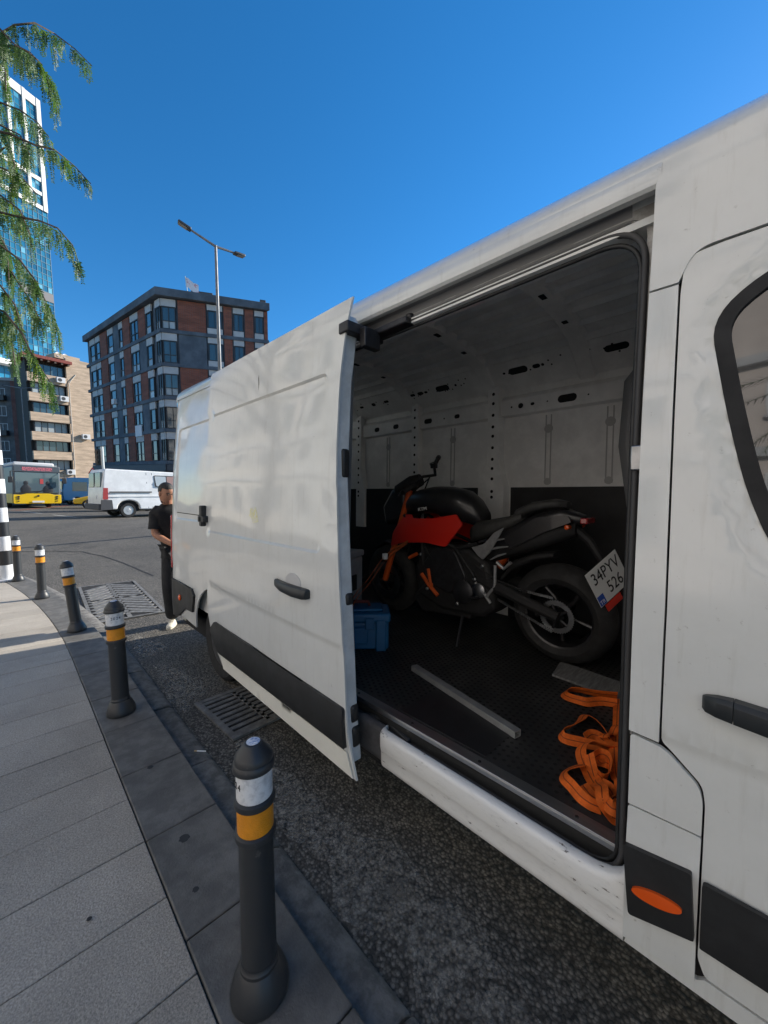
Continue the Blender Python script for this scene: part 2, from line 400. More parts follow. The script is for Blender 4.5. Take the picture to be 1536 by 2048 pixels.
# ------------------------------------------------------------------ bollards
BODY = mat('bollard_plastic', (.030, .032, .034), .40, var=.25, vscale=26, dark=(.085, .084, .08), vlo=.30, vhi=.37, detail=8)
BWH = mat('white_band', (.72, .73, .74), .4, var=.25, vscale=40, dark=(.45, .46, .47), vlo=.3, vhi=.55)
BYE = mat('yellow_reflective', (.80, .30, .012), .35, bump=.35, bscale=240, var=.12, vscale=25)
BLUEST = mat('blue_sticker', (.1, .22, .5), .4, var=.9, vscale=60, dark=(.8, .82, .85))
INK = mat('black_ink', (.015, .015, .017), .6)
def leanto(o, a):                                  # lean a post towards the photo's left by a degrees
    o.rotation_mode = 'QUATERNION'; o.rotation_quaternion = Matrix.Rotation(R(-a), 3, Vector((FW.x, FW.y, 0)).normalized()).to_quaternion()
def bollard(x, y, lean, yaw, label, num=None):
    o = empty('bollard', (x, y, .1), label, 'bollard', 'black and yellow bollards along the kerb')
    leanto(o, lean); o.scale = (.92, .92, 1)
    MB().lathe([(.088, 0), (.092, .006), (.092, .022), (.083, .05), (.07, .078), (.061, .09), (.061, .1), (.057, .105), (.056, .112)], 40).build('base', BODY, o)
    MB().lathe([(.055, .10), (.0535, .48), (.0535, .725), (.05, .73)], 40).build('post', BODY, o)
    for z in (.492, .59): MB().lathe([(.0534, z-.008), (.063, z-.006), (.0645, z), (.063, z+.010), (.056, z+.014), (.0534, z+.015)], 40).build('ring', BODY, o)
    MB().lathe([(.0533, .505), (.0558, .507), (.0558, .579), (.0533, .582)], 40).build('yellow_band', BYE, o)
    MB().lathe([(.0533, .604), (.0555, .606), (.0555, .688), (.0533, .69)], 40).build('white_band', BWH, o)
    c = MB().lathe([(.0535, .686), (.064, .688), (.0655, .695), (.063, .706), (.0595, .71), (.0585, .722), (.055, .728), (.0295, .757), (.025, .76), (0, .76)], 40).build('cap', BODY, o)
    MB().lathe([(.021, .7598), (.021, .7612), (0, .7612)], 24).build('sticker', BLUEST, c)
    if num:
        s, a0 = num
        for i, ch in enumerate(s):
            a = a0+(i-(len(s)-1)/2)*.30
            mw = Matrix.Rotation(a, 4, 'Z') @ Matrix.Translation((.0562, 0, .652)) @ Matrix.Rotation(PI/2, 4, 'Z') @ Matrix.Rotation(PI/2, 4, 'X')
            text('digit', ch, .026, mw, INK, o, .0006)
        pts = []
    return o
def view_ang(x, y): return math.atan2(-y, -x)
bollard(.509, 1.035, 1.2, 0, 'nearest bollard, right in front of the open van door, sticker on its cap', ('2024', view_ang(.509, 1.021)-1.35))
bollard(.522, 3.056, 2.8, 0, 'bollard marked 2024 facing the camera, second from the camera', ('2024', view_ang(.522, 3.056)+.1))
bollard(.512, 5.215, 8, 0, 'leaning bollard, third from the camera, beside the slotted street drain')
bollard(.329, 7.165, 1.6, 0, 'bollard fourth from the camera, where the kerb begins to curve')
bollard(.115, 8.832, 2, 0, 'farthest bollard, standing against the black and white striped pole')

# striped pole at the corner
PB, PW = mat('pole_black', (.02, .02, .022), .4), mat('pole_white', (.75, .76, .77), .4, var=.1, vscale=9)
po = empty('striped_pole', (-.02, 9.05, .1), 'pole painted in black and white bands at the pavement corner', 'pole')
leanto(po, 3.4)
z = 0.02
MB().lathe([(.17, 0), (.17, .02), (.085, .021)], 24).build('base_plate', PW, po)
for i in range(12):
    h = .24; MB().lathe([(.083, z), (.083, z+h-.002)], 28).build('painted_band', PW if i % 2 == 0 else PB, po); z += h
MB().lathe([(.07, z), (.06, 5.2), (0, 5.2)], 20).build('upper_pole', STEEL, po)

# ------------------------------------------------------------------ the white panel van
van = empty('delivery_van', (2.2, 1.2, 0), 'tall white panel van at the kerb with its side door slid open', 'van')
van.location = (0, 0, 0)
FLZ = .54
def vx(z): return interp(z, [.3, .5, 1.2, 1.8, 2.42, 2.6], [1.212, 1.2, 1.2, 1.22, 1.268, 1.29])
def rect_sd(y, z, y0, y1, z0, z1, r):
    cx_, cz_ = (y0+y1)/2, (z0+z1)/2; dx = abs(y-cx_)-(y1-y0)/2+r; dz = abs(z-cz_)-(z1-z0)/2+r
    return math.hypot(max(dx, 0), max(dz, 0))+min(max(dx, dz), 0)-r
def rrect(y0, y1, z0, z1, r): return rounded([(y0, z0), (y1, z0), (y1, z1), (y0, z1)], r)
def vs_(name, outer, off=0, disp=None, par=van, ma=WHITE, th=.012, **k):
    def fn(y, z): return (vx(z)+off+(disp(y, z) if disp else 0), y, z)
    return sheet(name, outer, fn, (th, 0, 0), ma, par, **k)
def arc(cy, cz, r, a0, a1, n=14): return [(cy+r*math.cos(R(a0+(a1-a0)*i/n)), cz+r*math.sin(R(a0+(a1-a0)*i/n))) for i in range(n+1)]
def dent(y, z, cy, cz, sy, sz, d): return d*math.exp(-((y-cy)/sy)**2-((z-cz)/sz)**2)

# rear quarter
def qdisp(y, z):
    d = .012*smooth01(.0, -.014, rect_sd(y, z, 2.0, 4.22, 1.33, 2.22, .06))
    d += .004*smooth01(.005, -.005, z-.90)
    if y > 4.30: t = min(y-4.30, .119); d += .12-math.sqrt(.12**2-t*t)
    d += dent(y, z, 3.95, 1.02, .16, .09, .006)+dent(y, z, 3.8, .84, .1, .08, -.005)+dent(y, z, 4.1, .8, .09, .1, .004)+.0012*math.sin(y*9+z*5)*math.sin(z*11)
    return d
q = [(1.95, .36)]+arc(3.25, .36, .43, 180, 0)+[(3.70, .36), (4.34, .40), (4.415, .6), (4.42, 1.5), (4.41, 2.1), (4.39, 2.45), (4.34, 2.555), (1.95, 2.51)]
quarter = vs_('rear_quarter_panel', q, 0, qdisp, loops=[(rrect(2.0, 4.22, 1.33, 2.22, .06), True), (rrect(2.014, 4.206, 1.344, 2.206, .05), True)], step=.06)
vs_('door_rail_cover', [(2.2, 1.395), (4.2, 1.405), (4.2, 1.455), (2.2, 1.45)], -.001, lambda y, z: qdisp(y, 1.5), quarter, WHITE, .01, bev=.004)
vs_('rail_slot', [(2.2, 1.378), (4.2, 1.39), (4.2, 1.396), (2.2, 1.386)], .010, None, quarter, DARKIN, .004, bev=0)
# rear bumper and its corner
vs_('rear_bumper', [(3.70, .50), (3.66, .66), (3.72, .71), (4.43, .72), (4.50, .68), (4.50, .42), (4.38, .34), (4.15, .36), (3.9, .49)], -.02, lambda y, z: qdisp(min(y, 4.40), .7)+max(0, y-4.3)*.5, van, BLACKP, .05, bev=.012)
MB().lathe([(.028, 0), (.028, .008), (.02, .013), (0, .014)], 20, Matrix.Translation((1.185, 4.04, .57)) @ Matrix.Rotation(-PI/2, 4, 'Y')).build('side_reflector', ORANGE_L, van)
MB().lathe([(.012, 0), (.012, .012), (0, .013)], 14, Matrix.Translation((1.215, 4.28, 1.04)) @ Matrix.Rotation(-PI/2, 4, 'Y')).build('trim_plug', BLACKP, van)
MB().box(1.30, 3.17, 4.38, 4.47, .35, .72).build('bumper_beam', BLACKP, van, bev=.02)
for s, x in ((0, 1.27), (1, 3.2)): MB().box(x-.05, x+.05, 4.405, 4.45, .80, 1.36).build('tail_light', RED_L, van, bev=.015)
for x0, x1 in ((1.33, 2.225), (2.235, 3.14)):
    rd = MB().box(x0, x1, 4.385, 4.425, .6, 2.46).build('rear_door', WHITE, van, bev=.02)
    MB().box(x0+.12, x1-.12, 4.426, 4.431, 1.5, 2.1).build('rear_window', GLASS_D, rd, bev=.01)
    MB().box((x1 if x0 < 2 else x0)-.1*(1 if x0 < 2 else -1)-.04, (x1 if x0 < 2 else x0)-.1*(1 if x0 < 2 else -1)+.04, 4.426, 4.445, 1.15, 1.19).build('handle', BLACKP, rd, bev=.006)
# roof
sect = [(1.2735, 2.43), (1.27, 2.468), (1.285, 2.50), (1.33, 2.545), (1.45, 2.63), (1.59, 2.725), (1.8, 2.81), (2.235, 2.85), (2.67, 2.81), (2.88, 2.725), (3.02, 2.63), (3.14, 2.545), (3.185, 2.50), (3.20, 2.468), (3.198, 2.43)]
def rz(y): return .004+.021*max(-.2, min(y, 4.3))
def rsec(y, k=1., dz=0): return [(2.235+(x-2.235)*k, y, z+dz+rz(y)) for x, z in sect]
MB().loft([rsec(4.44, .96, -.06), rsec(4.40, .985, -.02), rsec(4.32), rsec(2.6), rsec(1.2), rsec(.24), rsec(-.5), rsec(-.8, .99, -.03), rsec(-1.05, .95, -.16), rsec(-1.25, .93, -.34)], close=False).build('roof', WHITE, van, 60)
# header above the opening, with the door's upper track
hs = [(1.30, 2.476), (1.272, 2.468), (1.262, 2.44), (1.264, 2.412), (1.272, 2.405), (1.298, 2.407), (1.306, 2.436), (1.332, 2.434), (1.338, 2.385), (1.318, 2.372), (1.318, 2.352), (1.37, 2.345), (1.42, 2.40)]
MB().loft([[(x, y, z+rz(y)*smooth01(2.36, 2.44, z)) for x, z in hs] for y in (.249, .7, 1.2, 1.6, 1.96)], close=False).build('roof_rail', WHITE, van, 30)
MB().loft([[(x, y, z) for x, z in [(1.309, 2.432), (1.330, 2.430), (1.333, 2.39), (1.322, 2.378)]] for y in (.33, 1.96)], close=False).build('upper_track', mat('track_grey', (.22, .22, .22), .5), van, 30)
# upper side above the cab
vs_('cab_roof_side', rounded([(.262, 2.13, 0), (.260, 2.41, 0), (.246, 2.468, 0), (-.72, 2.462, 0), (-.95, 2.36, 0), (-1.0, 2.205, 0), (.17, 2.203, .05), (.1995, 2.13, 0)], 0), -.003, lambda y, z: -.004*smooth01(2.30, 2.38, z), step=.05)
vs_('b_pillar', [(.263, .946), (.264, 1.4), (.263, 2.125), (.1995, 2.125), (.1945, 1.3), (.1955, .942)], -.001, step=.04)
vs_('lower_pillar', rounded([(.259, .938, .01), (.194, .932, .01), (.172, .922, .01), (.110, .868, .02), (.1028, .83, .01), (.103, .748, 0), (.259, .742, 0)], 0), 0, step=.03)
vs_('front_side_panel', rounded([(.259, .737, .008), (.103, .743, .008), (.1035, .66, 0), (.104, .366, 0), (.262, .35, 0)], 0), .001, lambda y, z: -.004*smooth01(.69, .66, z), step=.03)
pc = vs_('pillar_cladding', rounded([(.264, .632, .006), (.117, .652, .006), (.1065, .485, .006), (.247, .442, .01)], 0), -.017, None, van, BLACKP, .016, bev=.004, step=.03)
vs_('side_marker_lamp', [(.185+.054*math.cos(a*PI/14)-.004*math.sin(a*PI/14), .537+.0185*math.sin(a*PI/14)-.010*math.cos(a*PI/14)) for a in range(28)], -.025, lambda y, z: .35*((y-.185)**2+3*(z-.537)**2), pc, ORANGE_L, .008, bev=.002, step=.008)
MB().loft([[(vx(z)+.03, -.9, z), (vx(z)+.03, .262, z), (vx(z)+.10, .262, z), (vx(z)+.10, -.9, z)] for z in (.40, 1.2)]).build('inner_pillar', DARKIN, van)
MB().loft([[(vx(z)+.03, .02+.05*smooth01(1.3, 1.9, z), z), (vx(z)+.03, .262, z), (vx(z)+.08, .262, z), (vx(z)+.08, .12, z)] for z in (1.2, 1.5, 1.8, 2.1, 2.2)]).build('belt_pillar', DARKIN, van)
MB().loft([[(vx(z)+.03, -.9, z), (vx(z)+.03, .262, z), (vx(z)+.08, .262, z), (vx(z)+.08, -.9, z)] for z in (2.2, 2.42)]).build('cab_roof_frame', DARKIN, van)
# jamb ring, seal
op = rounded([(.27, .435), (2.0, .435), (2.0, 2.425), (.27, 2.425)], .11, 8)
opi = rounded([(.335, .475), (1.96, .475), (1.96, 2.36), (.335, 2.36)], .12, 8)
JAMB = mat('jamb_paint', (.55, .55, .53), .4, var=.35, vscale=9, dark=(.28, .27, .25))
def jx(z): return vx(z)+.066
sheet('door_jamb', rounded([(.262, .9, 0), (.282, .9, 0), (.290, 2.395, .07), (1.96, 2.397, 0), (1.96, 2.416, 0), (.262, 2.416, 0)], 0, 8), lambda y, z: (jx(z), y, z), (.02, 0, 0), JAMB, van, step=.06, bev=0, grid=False)
path = [(jx(z)-.004, y, z) for y, z in resample(rounded([(.282, .462, .09), (1.97, .462, 0), (1.97, 2.365, 0), (.290, 2.365, .12)], 0, 10), .05)]
MB().tube(path, .009, 8, closed=True).build('door_seal', mat('grey_rubber', (.055, .055, .057), .6), van, 60)
path = [(jx(z)+.012, y, z) for y, z in resample(rounded([(.298, .462, .09), (1.97, .462, 0), (1.97, 2.345, 0), (.303, 2.345, .12)], 0, 10), .05)]
MB().tube(path, .007, 8, closed=True).build('inner_seal', BLACKP, van, 60)
MB().loft([[(jx(z)+.006, .280, z), (jx(z)+.006, .292, z), (jx(z)+.05, .300, z), (jx(z)+.05, .280, z)] for z in (.47, .9, 1.4, 1.8, 2.1, 2.30)]).build('jamb_trim', BLACKP, van, bev=.005)
st = MB().box(1.262, 1.285, .262, .298, 1.655, 1.725).build('striker_plate', STEEL, van, bev=.004)
# sill with worn paint, tray, floor edge
def sill_mat():
    ma = bpy.data.materials.new('worn_sill_paint'); ma.use_nodes = True; n = ma.node_tree.nodes; l = ma.node_tree.links; b = n['Principled BSDF']
    tc = n.new('ShaderNodeTexCoord'); mp = n.new('ShaderNodeMapping'); mp.inputs['Scale'].default_value = (14, 5, 14); l.new(tc.outputs['Object'], mp.inputs[0])
    z = n.new('ShaderNodeTexNoise'); z.inputs['Scale'].default_value = 1.6; z.inputs['Detail'].default_value = 9; z.inputs['Roughness'].default_value = .7; l.new(mp.outputs[0], z.inputs['Vector'])
    r = n.new('ShaderNodeValToRGB'); e = r.color_ramp.elements; e[0].position = .345; e[0].color = (.10, .09, .08, 1); e[1].position = .365; e[1].color = (.70, .70, .68, 1)
    k = e.new(.5); k.color = (.77, .77, .75, 1); l.new(z.outputs['Fac'], r.inputs['Fac']); l.new(r.outputs[0], b.inputs['Base Color']); mp.inputs['Scale'].default_value = (30, 11, 34)
    b.inputs['Roughness'].default_value = .33; b.inputs['Coat Weight'].default_value = .4; return ma
SILL = sill_mat()
ss = [(1.235, .322), (1.214, .328), (1.208, .338), (1.2065, .36), (1.2062, .398), (1.2025, .406), (1.2002, .415), (1.199, .44), (1.1992, .47), (1.2025, .483), (1.212, .491), (1.232, .494), (1.241, .489), (1.243, .44)]
def ssec(y, up=0): return [(x, y, z+(up*smooth01(.40, .48, z) if up else 0)) for x, z in ss]
MB().loft([ssec(.2605, .06), ssec(.275, .032), ssec(.30, .014), ssec(.34, .003), ssec(.4), ssec(.8), ssec(1.235), [(x+.012, 1.252, z) for x, y, z in ssec(1.25)], [(x+.03, 1.258, z) for x, y, z in ssec(1.25)]], close=False).build('sill', SILL, van, 50)
MB().loft([[(x+.022, y, z) for x, y, z in ssec(yy)] for yy in (1.256, 1.95)], close=False).build('rear_sill', mat('shaded_sill_grey', (.10, .10, .105), .6, var=.4, vscale=12), van, 50)  # sill stretch under the open door, its shade put into the dark grey
GRIME = mat('grimy_tray', (.05, .042, .032), .7, var=.7, vscale=14, dark=(.012, .011, .01), bump=.3, bscale=60)
MB().box(1.2445, 1.276, .30, 1.95, .40, .436).build('step_tray', GRIME, van, bev=.004)
for i, x in enumerate((1.249, 1.256, 1.263)): MB().box(x-.002, x+.002, .31, 1.95, .4365, .446+.004*i).build('lower_track', RUBBER, van)
MB().box(1.277, 1.290, .30, 1.95, .40, FLZ-.004).build('floor_riser', mat('black_riser', (.018, .018, .018), .5, var=.85, vscale=16, dark=(.10, .10, .10), vlo=.25, vhi=.36, stretch=(1, 1, 3)), van)
al = MB(); al.box(1.274, 1.325, .30, 2.2, FLZ-.003, FLZ+.003); al.box(1.274, 1.279, .30, 2.2, FLZ-.022, FLZ-.003)
al = al.build('floor_edge_strip', ALU, van, bev=.0015)
for y in (.42, .78, 1.13, 1.5): MB().lathe([(.007, 0), (.006, .002), (0, .0022)], 12, Matrix.Translation((1.297, y, FLZ+.003))).build('screw', DKSTEEL, al)
FLOORM = mat('rubber_floor', (.040, .039, .037), .5, var=.55, vscale=5, dark=(.016, .016, .016), bump=.2, bscale=90)
fl = MB().box(1.291, 3.1, .12, 4.33, FLZ-.03, FLZ-.001).build('cargo_floor', FLOORM, van)
dm = MB(); HOLE = mat('floor_hole', (.0025, .0025, .0025), .9)
yy = .33; r_ = 0
while yy < 2.7:
    xx = 1.36+(.0175 if r_ % 2 else 0)
    while xx < 2.75:
        k = len(dm.v); dm.v += [(xx+.0085*math.cos(a*PI/3), yy+.0085*math.sin(a*PI/3), FLZ+.0006) for a in range(6)]; dm.f.append(tuple(range(k, k+6))); xx += .035
    yy += .030; r_ += 1
tag(dm.build('floor_dimples', HOLE, van, 0), kind='stuff')
MB().box(1.34, 1.62, .78, 1.25, FLZ+.001, FLZ+.003).build('floor_hatch', mat('hatch_rubber', (.014, .014, .015), .45, var=.3, vscale=8), van, bev=.001)
# interior lining
IW = 3.10
MB().add([(IW, .0, FLZ), (IW, 4.35, FLZ), (IW, 4.35, 2.50), (IW, .0, 2.50)], [(0, 1, 2, 3)]).build('inner_wall', WHITE_IN, van)
cs = [(1.37, 2.40), (1.46, 2.59), (1.62, 2.69), (1.85, 2.765), (2.235, 2.80), (2.6, 2.77), (2.84, 2.70), (2.98, 2.60), (3.095, 2.48)]
MB().loft([[(x, y, z) for x, z in cs] for y in (.1, 1.2, 2.3, 3.3, 4.34)], close=False).build('ceiling_skin', WHITE_IN, van, 60)
def cz(x): return interp(x, [c[0] for c in cs], [c[1] for c in cs])
for i in range(11):
    x = 1.52+i*.135
    MB().loft([[(x-.022, y, cz(x-.022)-.001), (x-.008, y, cz(x)-.028), (x+.008, y, cz(x)-.028), (x+.022, y, cz(x+.022)-.001)] for y in (.15, 1.6, 3.0, 4.3)], close=False).build('ceiling_rib', WHITE_IN, van, 60)
for y in (1.02, 1.80, 2.72, 3.6):
    xs = [1.36+.0875*i for i in range(21)]
    bw = MB().loft([[(x, y-.075, cz(x)-.002), (x, y-.05, cz(x)-.035), (x, y+.05, cz(x)-.035), (x, y+.075, cz(x)-.002)] for x in xs], close=False).build('roof_bow', WHITE_IN, van, 40)
    for x in (1.62, 1.95, 2.3, 2.65): MB().box(x-.03, x+.03, y-.016, y+.016, cz(x)-.039, cz(x)-.0345).build('bow_slot', DARKIN, bw)
# top rail, waist rail and pillars on the far wall with punched holes
def punched(o, items):
    for (x, y, z, hw, hh, nx) in items:
        hb = MB()
        n_ = 14; ex = max(0, hw-hh)
        k = len(hb.v)
        for a in range(n_):
            t = 2*PI*a/n_; c_ = math.cos(t)
            hb.v.append((x, y+hh*c_+(ex if c_ > 0 else -ex), z+hh*math.sin(t)))
        hb.f.append(tuple(range(k, k+n_))); hb.build('punched_hole', DARKIN, o, 0)
tr = MB().loft([[(3.09, y, 2.49), (3.03, y, 2.525), (2.89, y, 2.655), (2.875, y, 2.68), (2.90, y, 2.70)] for y in (.3, 4.3)], close=False).build('top_rail', WHITE_IN, van, 30)
random.seed(11)
for y, hw, hh in [(.80, .075, .026), (1.35, .03, .018), (1.30, .012, .012), (1.5, .08, .03), (1.62, .012, .01), (2.1, .012, .012), (2.25, .075, .03), (2.45, .02, .012), (2.52, .035, .018), (2.62, .03, .014), (3.0, .035, .015), (3.2, .03, .02), (3.4, .03, .014)]+[(random.uniform(.7, 3.6), .007, .007) for _ in range(34)]:
    zc = .5+random.uniform(-.22, .22) if hw < .01 else .5; hb = MB(); n_ = 14; k = 0; ex = max(0, hw-hh)
    for a in range(n_):
        t = 2*PI*a/n_; v_ = zc+math.sin(t)*hh/.19; hb.v.append((3.03-.14*v_-.003, y+hh*math.cos(t)+(ex if math.cos(t) > 0 else -ex), 2.525+.13*v_-.002))
    hb.f.append(tuple(range(k, k+n_))); hb.build('punched_hole', DARKIN, tr, 0)
wr = MB().loft([[(IW, y, 2.25), (IW-.035, y, 2.265), (IW-.04, y, 2.39), (IW-.02, y, 2.42), (IW, y, 2.43)] for y in (.35, 4.3)], close=False).build('waist_rail', WHITE_IN, van, 30)
punched(wr, [(IW-.041, y, 2.328, hw, hh, 0) for y, hw, hh in [(.72, .05, .03), (1.15, .07, .03), (1.42, .016, .012), (1.52, .022, .022), (1.6, .008, .008), (2.15, .03, .02), (2.5, .05, .025), (2.95, .04, .025), (3.25, .04, .025), (2.3, .008, .008), (1.3, .006, .006), (1.0, .006, .006)]])
for y, wd in ((1.76, .075), (2.66, .06), (3.55, .06)):
    pil = MB().loft([[(IW-.002, y-wd-ex, z), (IW-.06, y-wd*.7-ex, z), (IW-.06, y+wd*.7, z), (IW-.002, y+wd, z)] for z, ex in ((2.55, 0), (1.9, 0), (1.75, .03), (1.65, .06), (1.50, .06), (1.2, .06))], close=False).build('wall_pillar', WHITE_IN, van, 30)
    punched(pil, [(IW-.061, y, z, .014, .014, 0) for z in (2.46, 2.38, 2.28, 2.18, 2.10, 2.0, 1.90, 1.82, 1.73, 1.62, 1.57)])
for y in (.86, 1.30, 2.22, 3.1):
    g = MB()
    for dy in (-.02, .02): g.box(IW-.006, IW+.001, y+dy-.004, y+dy+.004, 1.68, 2.23)
    g.lathe([(.034, 0), (.034, .004), (.026, .0041)], 20, Matrix.Translation((IW-.001, y, 2.12)) @ Matrix.Rotation(-PI/2, 4, 'Y'))
    g.lathe([(.028, 0), (.028, .004), (.022, .0041)], 20, Matrix.Translation((IW-.001, y, 1.70)) @ Matrix.Rotation(-PI/2, 4, 'Y'))
    g.build('wall_swage', mat('swage_paint', (.42, .42, .41), .5), van)
LIN = mat('black_lining', (.02, .02, .021), .6, var=.3, vscale=4)
for y0, y1 in ((.1, 1.60), (1.93, 4.3)): MB().box(IW-.03, IW-.004, y0, y1, FLZ, 1.655).build('wall_lining', LIN, van, bev=.004)
MB().prism([(.30, FLZ), (.62, FLZ), (.66, 1.5), (.72, 1.9), (.70, 2.3), (.55, 2.5), (.30, 2.5)], lambda y, z: (2.72, y, z), lambda y, z: (IW-.05, y, z)).build('bulkhead_bulge', mat('bulkhead_grey', (.22, .225, .23), .6), van, bev=.05)
MB().box(1.40, 3.08, .12, .16, FLZ, 2.6).build('bulkhead', WHITE_IN, van)
MB().box(1.28, 1.33, 2.0, 4.3, .5, 2.4).build('near_inner_wall', WHITE_IN, van)
# front, far side, underbody
MB().box(3.15, 3.26, -1.1, 4.35, .36, 2.47).build('far_side', WHITE, van, bev=.03)
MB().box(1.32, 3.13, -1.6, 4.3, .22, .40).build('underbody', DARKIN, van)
MB().prism([(-1.85, .34), (-1.0, .34), (-1.0, 1.45), (-1.25, 1.40), (-1.72, 1.12), (-1.85, .85)], lambda y, z: (1.215, y, z), lambda y, z: (3.255, y, z)).build('front_end', WHITE, van, bev=.06)
MB().box(1.23, 3.24, -1.91, -1.80, .28, .62).build('front_bumper', BLACKP, van, bev=.04)
MB().add([(1.33, -1.27, 1.42), (3.14, -1.27, 1.42), (3.05, -1.09, 2.30), (1.42, -1.09, 2.30), (1.33, -1.24, 1.42), (3.14, -1.24, 1.42), (3.05, -1.06, 2.30), (1.42, -1.06, 2.30)], [(0, 1, 2, 3), (4, 7, 6, 5), (0, 4, 5, 1), (2, 6, 7, 3), (0, 3, 7, 4), (1, 5, 6, 2)]).build('windscreen', GLASS_D, van)
for x in (1.30, 3.17): MB().prism([(-1.84, .95), (-1.5, 1.0), (-1.45, 1.2), (-1.7, 1.13)], lambda y, z, x=x: (x-.09, y, z), lambda y, z, x=x: (x+.09, y, z)).build('headlight', mat('headlight_lens', (.5, .52, .55), .1, coat=1), van, bev=.02)
MB().box(1.2, 1.30, -1.08, -.97, .42, 2.36).build('a_pillar', WHITE, van, bev=.03)
# cab door
cdo = rounded([(-.955, .39, 0), (.085, .389, .012), (.100, .43, .01), (.0985, .83, .02), (.106, .872, .015), (.170, .930, .012), (.1905, .945, .01), (.1895, 1.3, 0), (.1945, 2.1, .02), (.188, 2.19, .03), (.13, 2.197, .03), (-.9, 2.197, .05), (-.97, 2.1, 0)], 0)
win = rounded([(-.74, 2.115, .05), (.02, 2.115, .09), (.135, 2.02, .07), (.092, 1.77, .1), (.052, 1.59, .1), (.0, 1.45, .12), (-.12, 1.40, .1), (-.80, 1.40, .05), (-.90, 1.6, .05)], 0, 6)
def inset(poly, d):
    n = len(poly); o = []
    ar = sum(poly[i-1][0]*poly[i][1]-poly[i][0]*poly[i-1][1] for i in range(n)); s = 1 if ar > 0 else -1
    for i in range(n):
        a = Vector(poly[i-1]); b = Vector(poly[(i+1) % n]); t = (b-a).normalized(); o.append((poly[i][0]-t.y*d*s, poly[i][1]+t.x*d*s))
    return o
def cdisp(y, z):
    d = .006*smooth01(.962, .95, z+(y-.19)*.02)-.003*smooth01(.955, .3, z)
    d += .010*smooth01(.055, .0, min(math.hypot(y-a, z-b) for a, b in win[::2]))
    return d
cab = vs_('cab_door', cdo, 0, cdisp, holes=[win], loops=[([(-.94, .985), (.18, .962)], False), ([(-.94, .972), (.18, .949)], False), (inset(win, -.022), True), (inset(win, -.05), True)], step=.04)
def wf(off): return lambda y, z: (vx(z)+off+.010, y, z)
sheet('window_seal', win, wf(-.004), (.02, 0, 0), RUBBER, cab, holes=[inset(win, .032)], step=.05, grid=False, bev=.004)
WGL = mat('tinted_glass', (.012, .016, .02), .02, spec=1., trans=.15, coat=1.)
sheet('window_glass', inset(win, .028), wf(.004), (.005, 0, 0), WGL, cab, step=.1, bev=0)
h = MB(); hp = [(.112, 1.087, .004), (.105, 1.087, .018), (.085, 1.089, .030), (.055, 1.090, .037), (.0, 1.087, .040), (-.07, 1.085, .038), (-.11, 1.083, .020), (-.125, 1.083, .002)]
def hsec(y, z, d): hh = .014+d*.3; return [(1.198, y, z-hh), (1.198-d*.8, y, z-hh), (1.2-d, y, z-hh*.5), (1.2-d, y, z+hh*.6), (1.2-d*.75, y, z+hh), (1.198, y, z+hh)]
HND = mat('handle_plastic', (.02, .024, .027), .42, var=.2, vscale=20)
MB().loft([hsec(*p) for p in hp[:4]]).build('handle_end_cap', HND, cab, 45, bev=.003)
MB().loft([hsec(.0538, 1.090, .037)]+[hsec(*p) for p in hp[4:]]).build('handle_grip', HND, cab, 45, bev=.003)
vs_('door_cladding', rounded([(.096, .475, .004), (.096, .642, .01), (-.95, .66, 0), (-.95, .49, 0)], 0), -.014, None, cab, BLACKP, .013, bev=.005)
vs_('front_sill', [(.26, .33), (.255, .352), (.10, .368), (.085, .381), (-.96, .381), (-.96, .325)], .004)
# wheels
def wheel(y, x, par=van, nm='wheel', r=.345, w_=.215, s=-1):
    o = empty(nm, (x, y, r)); o.parent = par; o.rotation_euler = (0, s*PI/2, 0)
    MB().lathe([(.215, -w_/2+.01), (.30, -w_/2), (.33, -w_/2+.02), (r-.006, -w_/2+.05), (r, 0), (r-.006, w_/2-.05), (.33, w_/2-.02), (.30, w_/2), (.215, w_/2-.01), (.215, -w_/2+.01)], 44).build('tyre', RUBBER, o)
    MB().lathe([(.214, w_/2-.012), (.208, w_/2-.02), (.195, w_/2-.05), (.13, w_/2-.045), (.10, w_/2-.03), (.06, w_/2-.03), (.055, w_/2-.01), (0, w_/2-.008)], 36).build('rim', mat('steel_rim', (.09, .09, .095), .5, .4, var=.3, vscale=20), o)
    return o
for yy in (3.25, -1.02):
    wheel(yy, 1.36); wheel(yy, 3.12, s=1)
MB().tube([(1.30, 2.80, .19), (1.52, 2.80, .17)], .055, 16).build('silencer', mat('rusty_exhaust', (.12, .11, .10), .7, .3, var=.5, vscale=15), van)

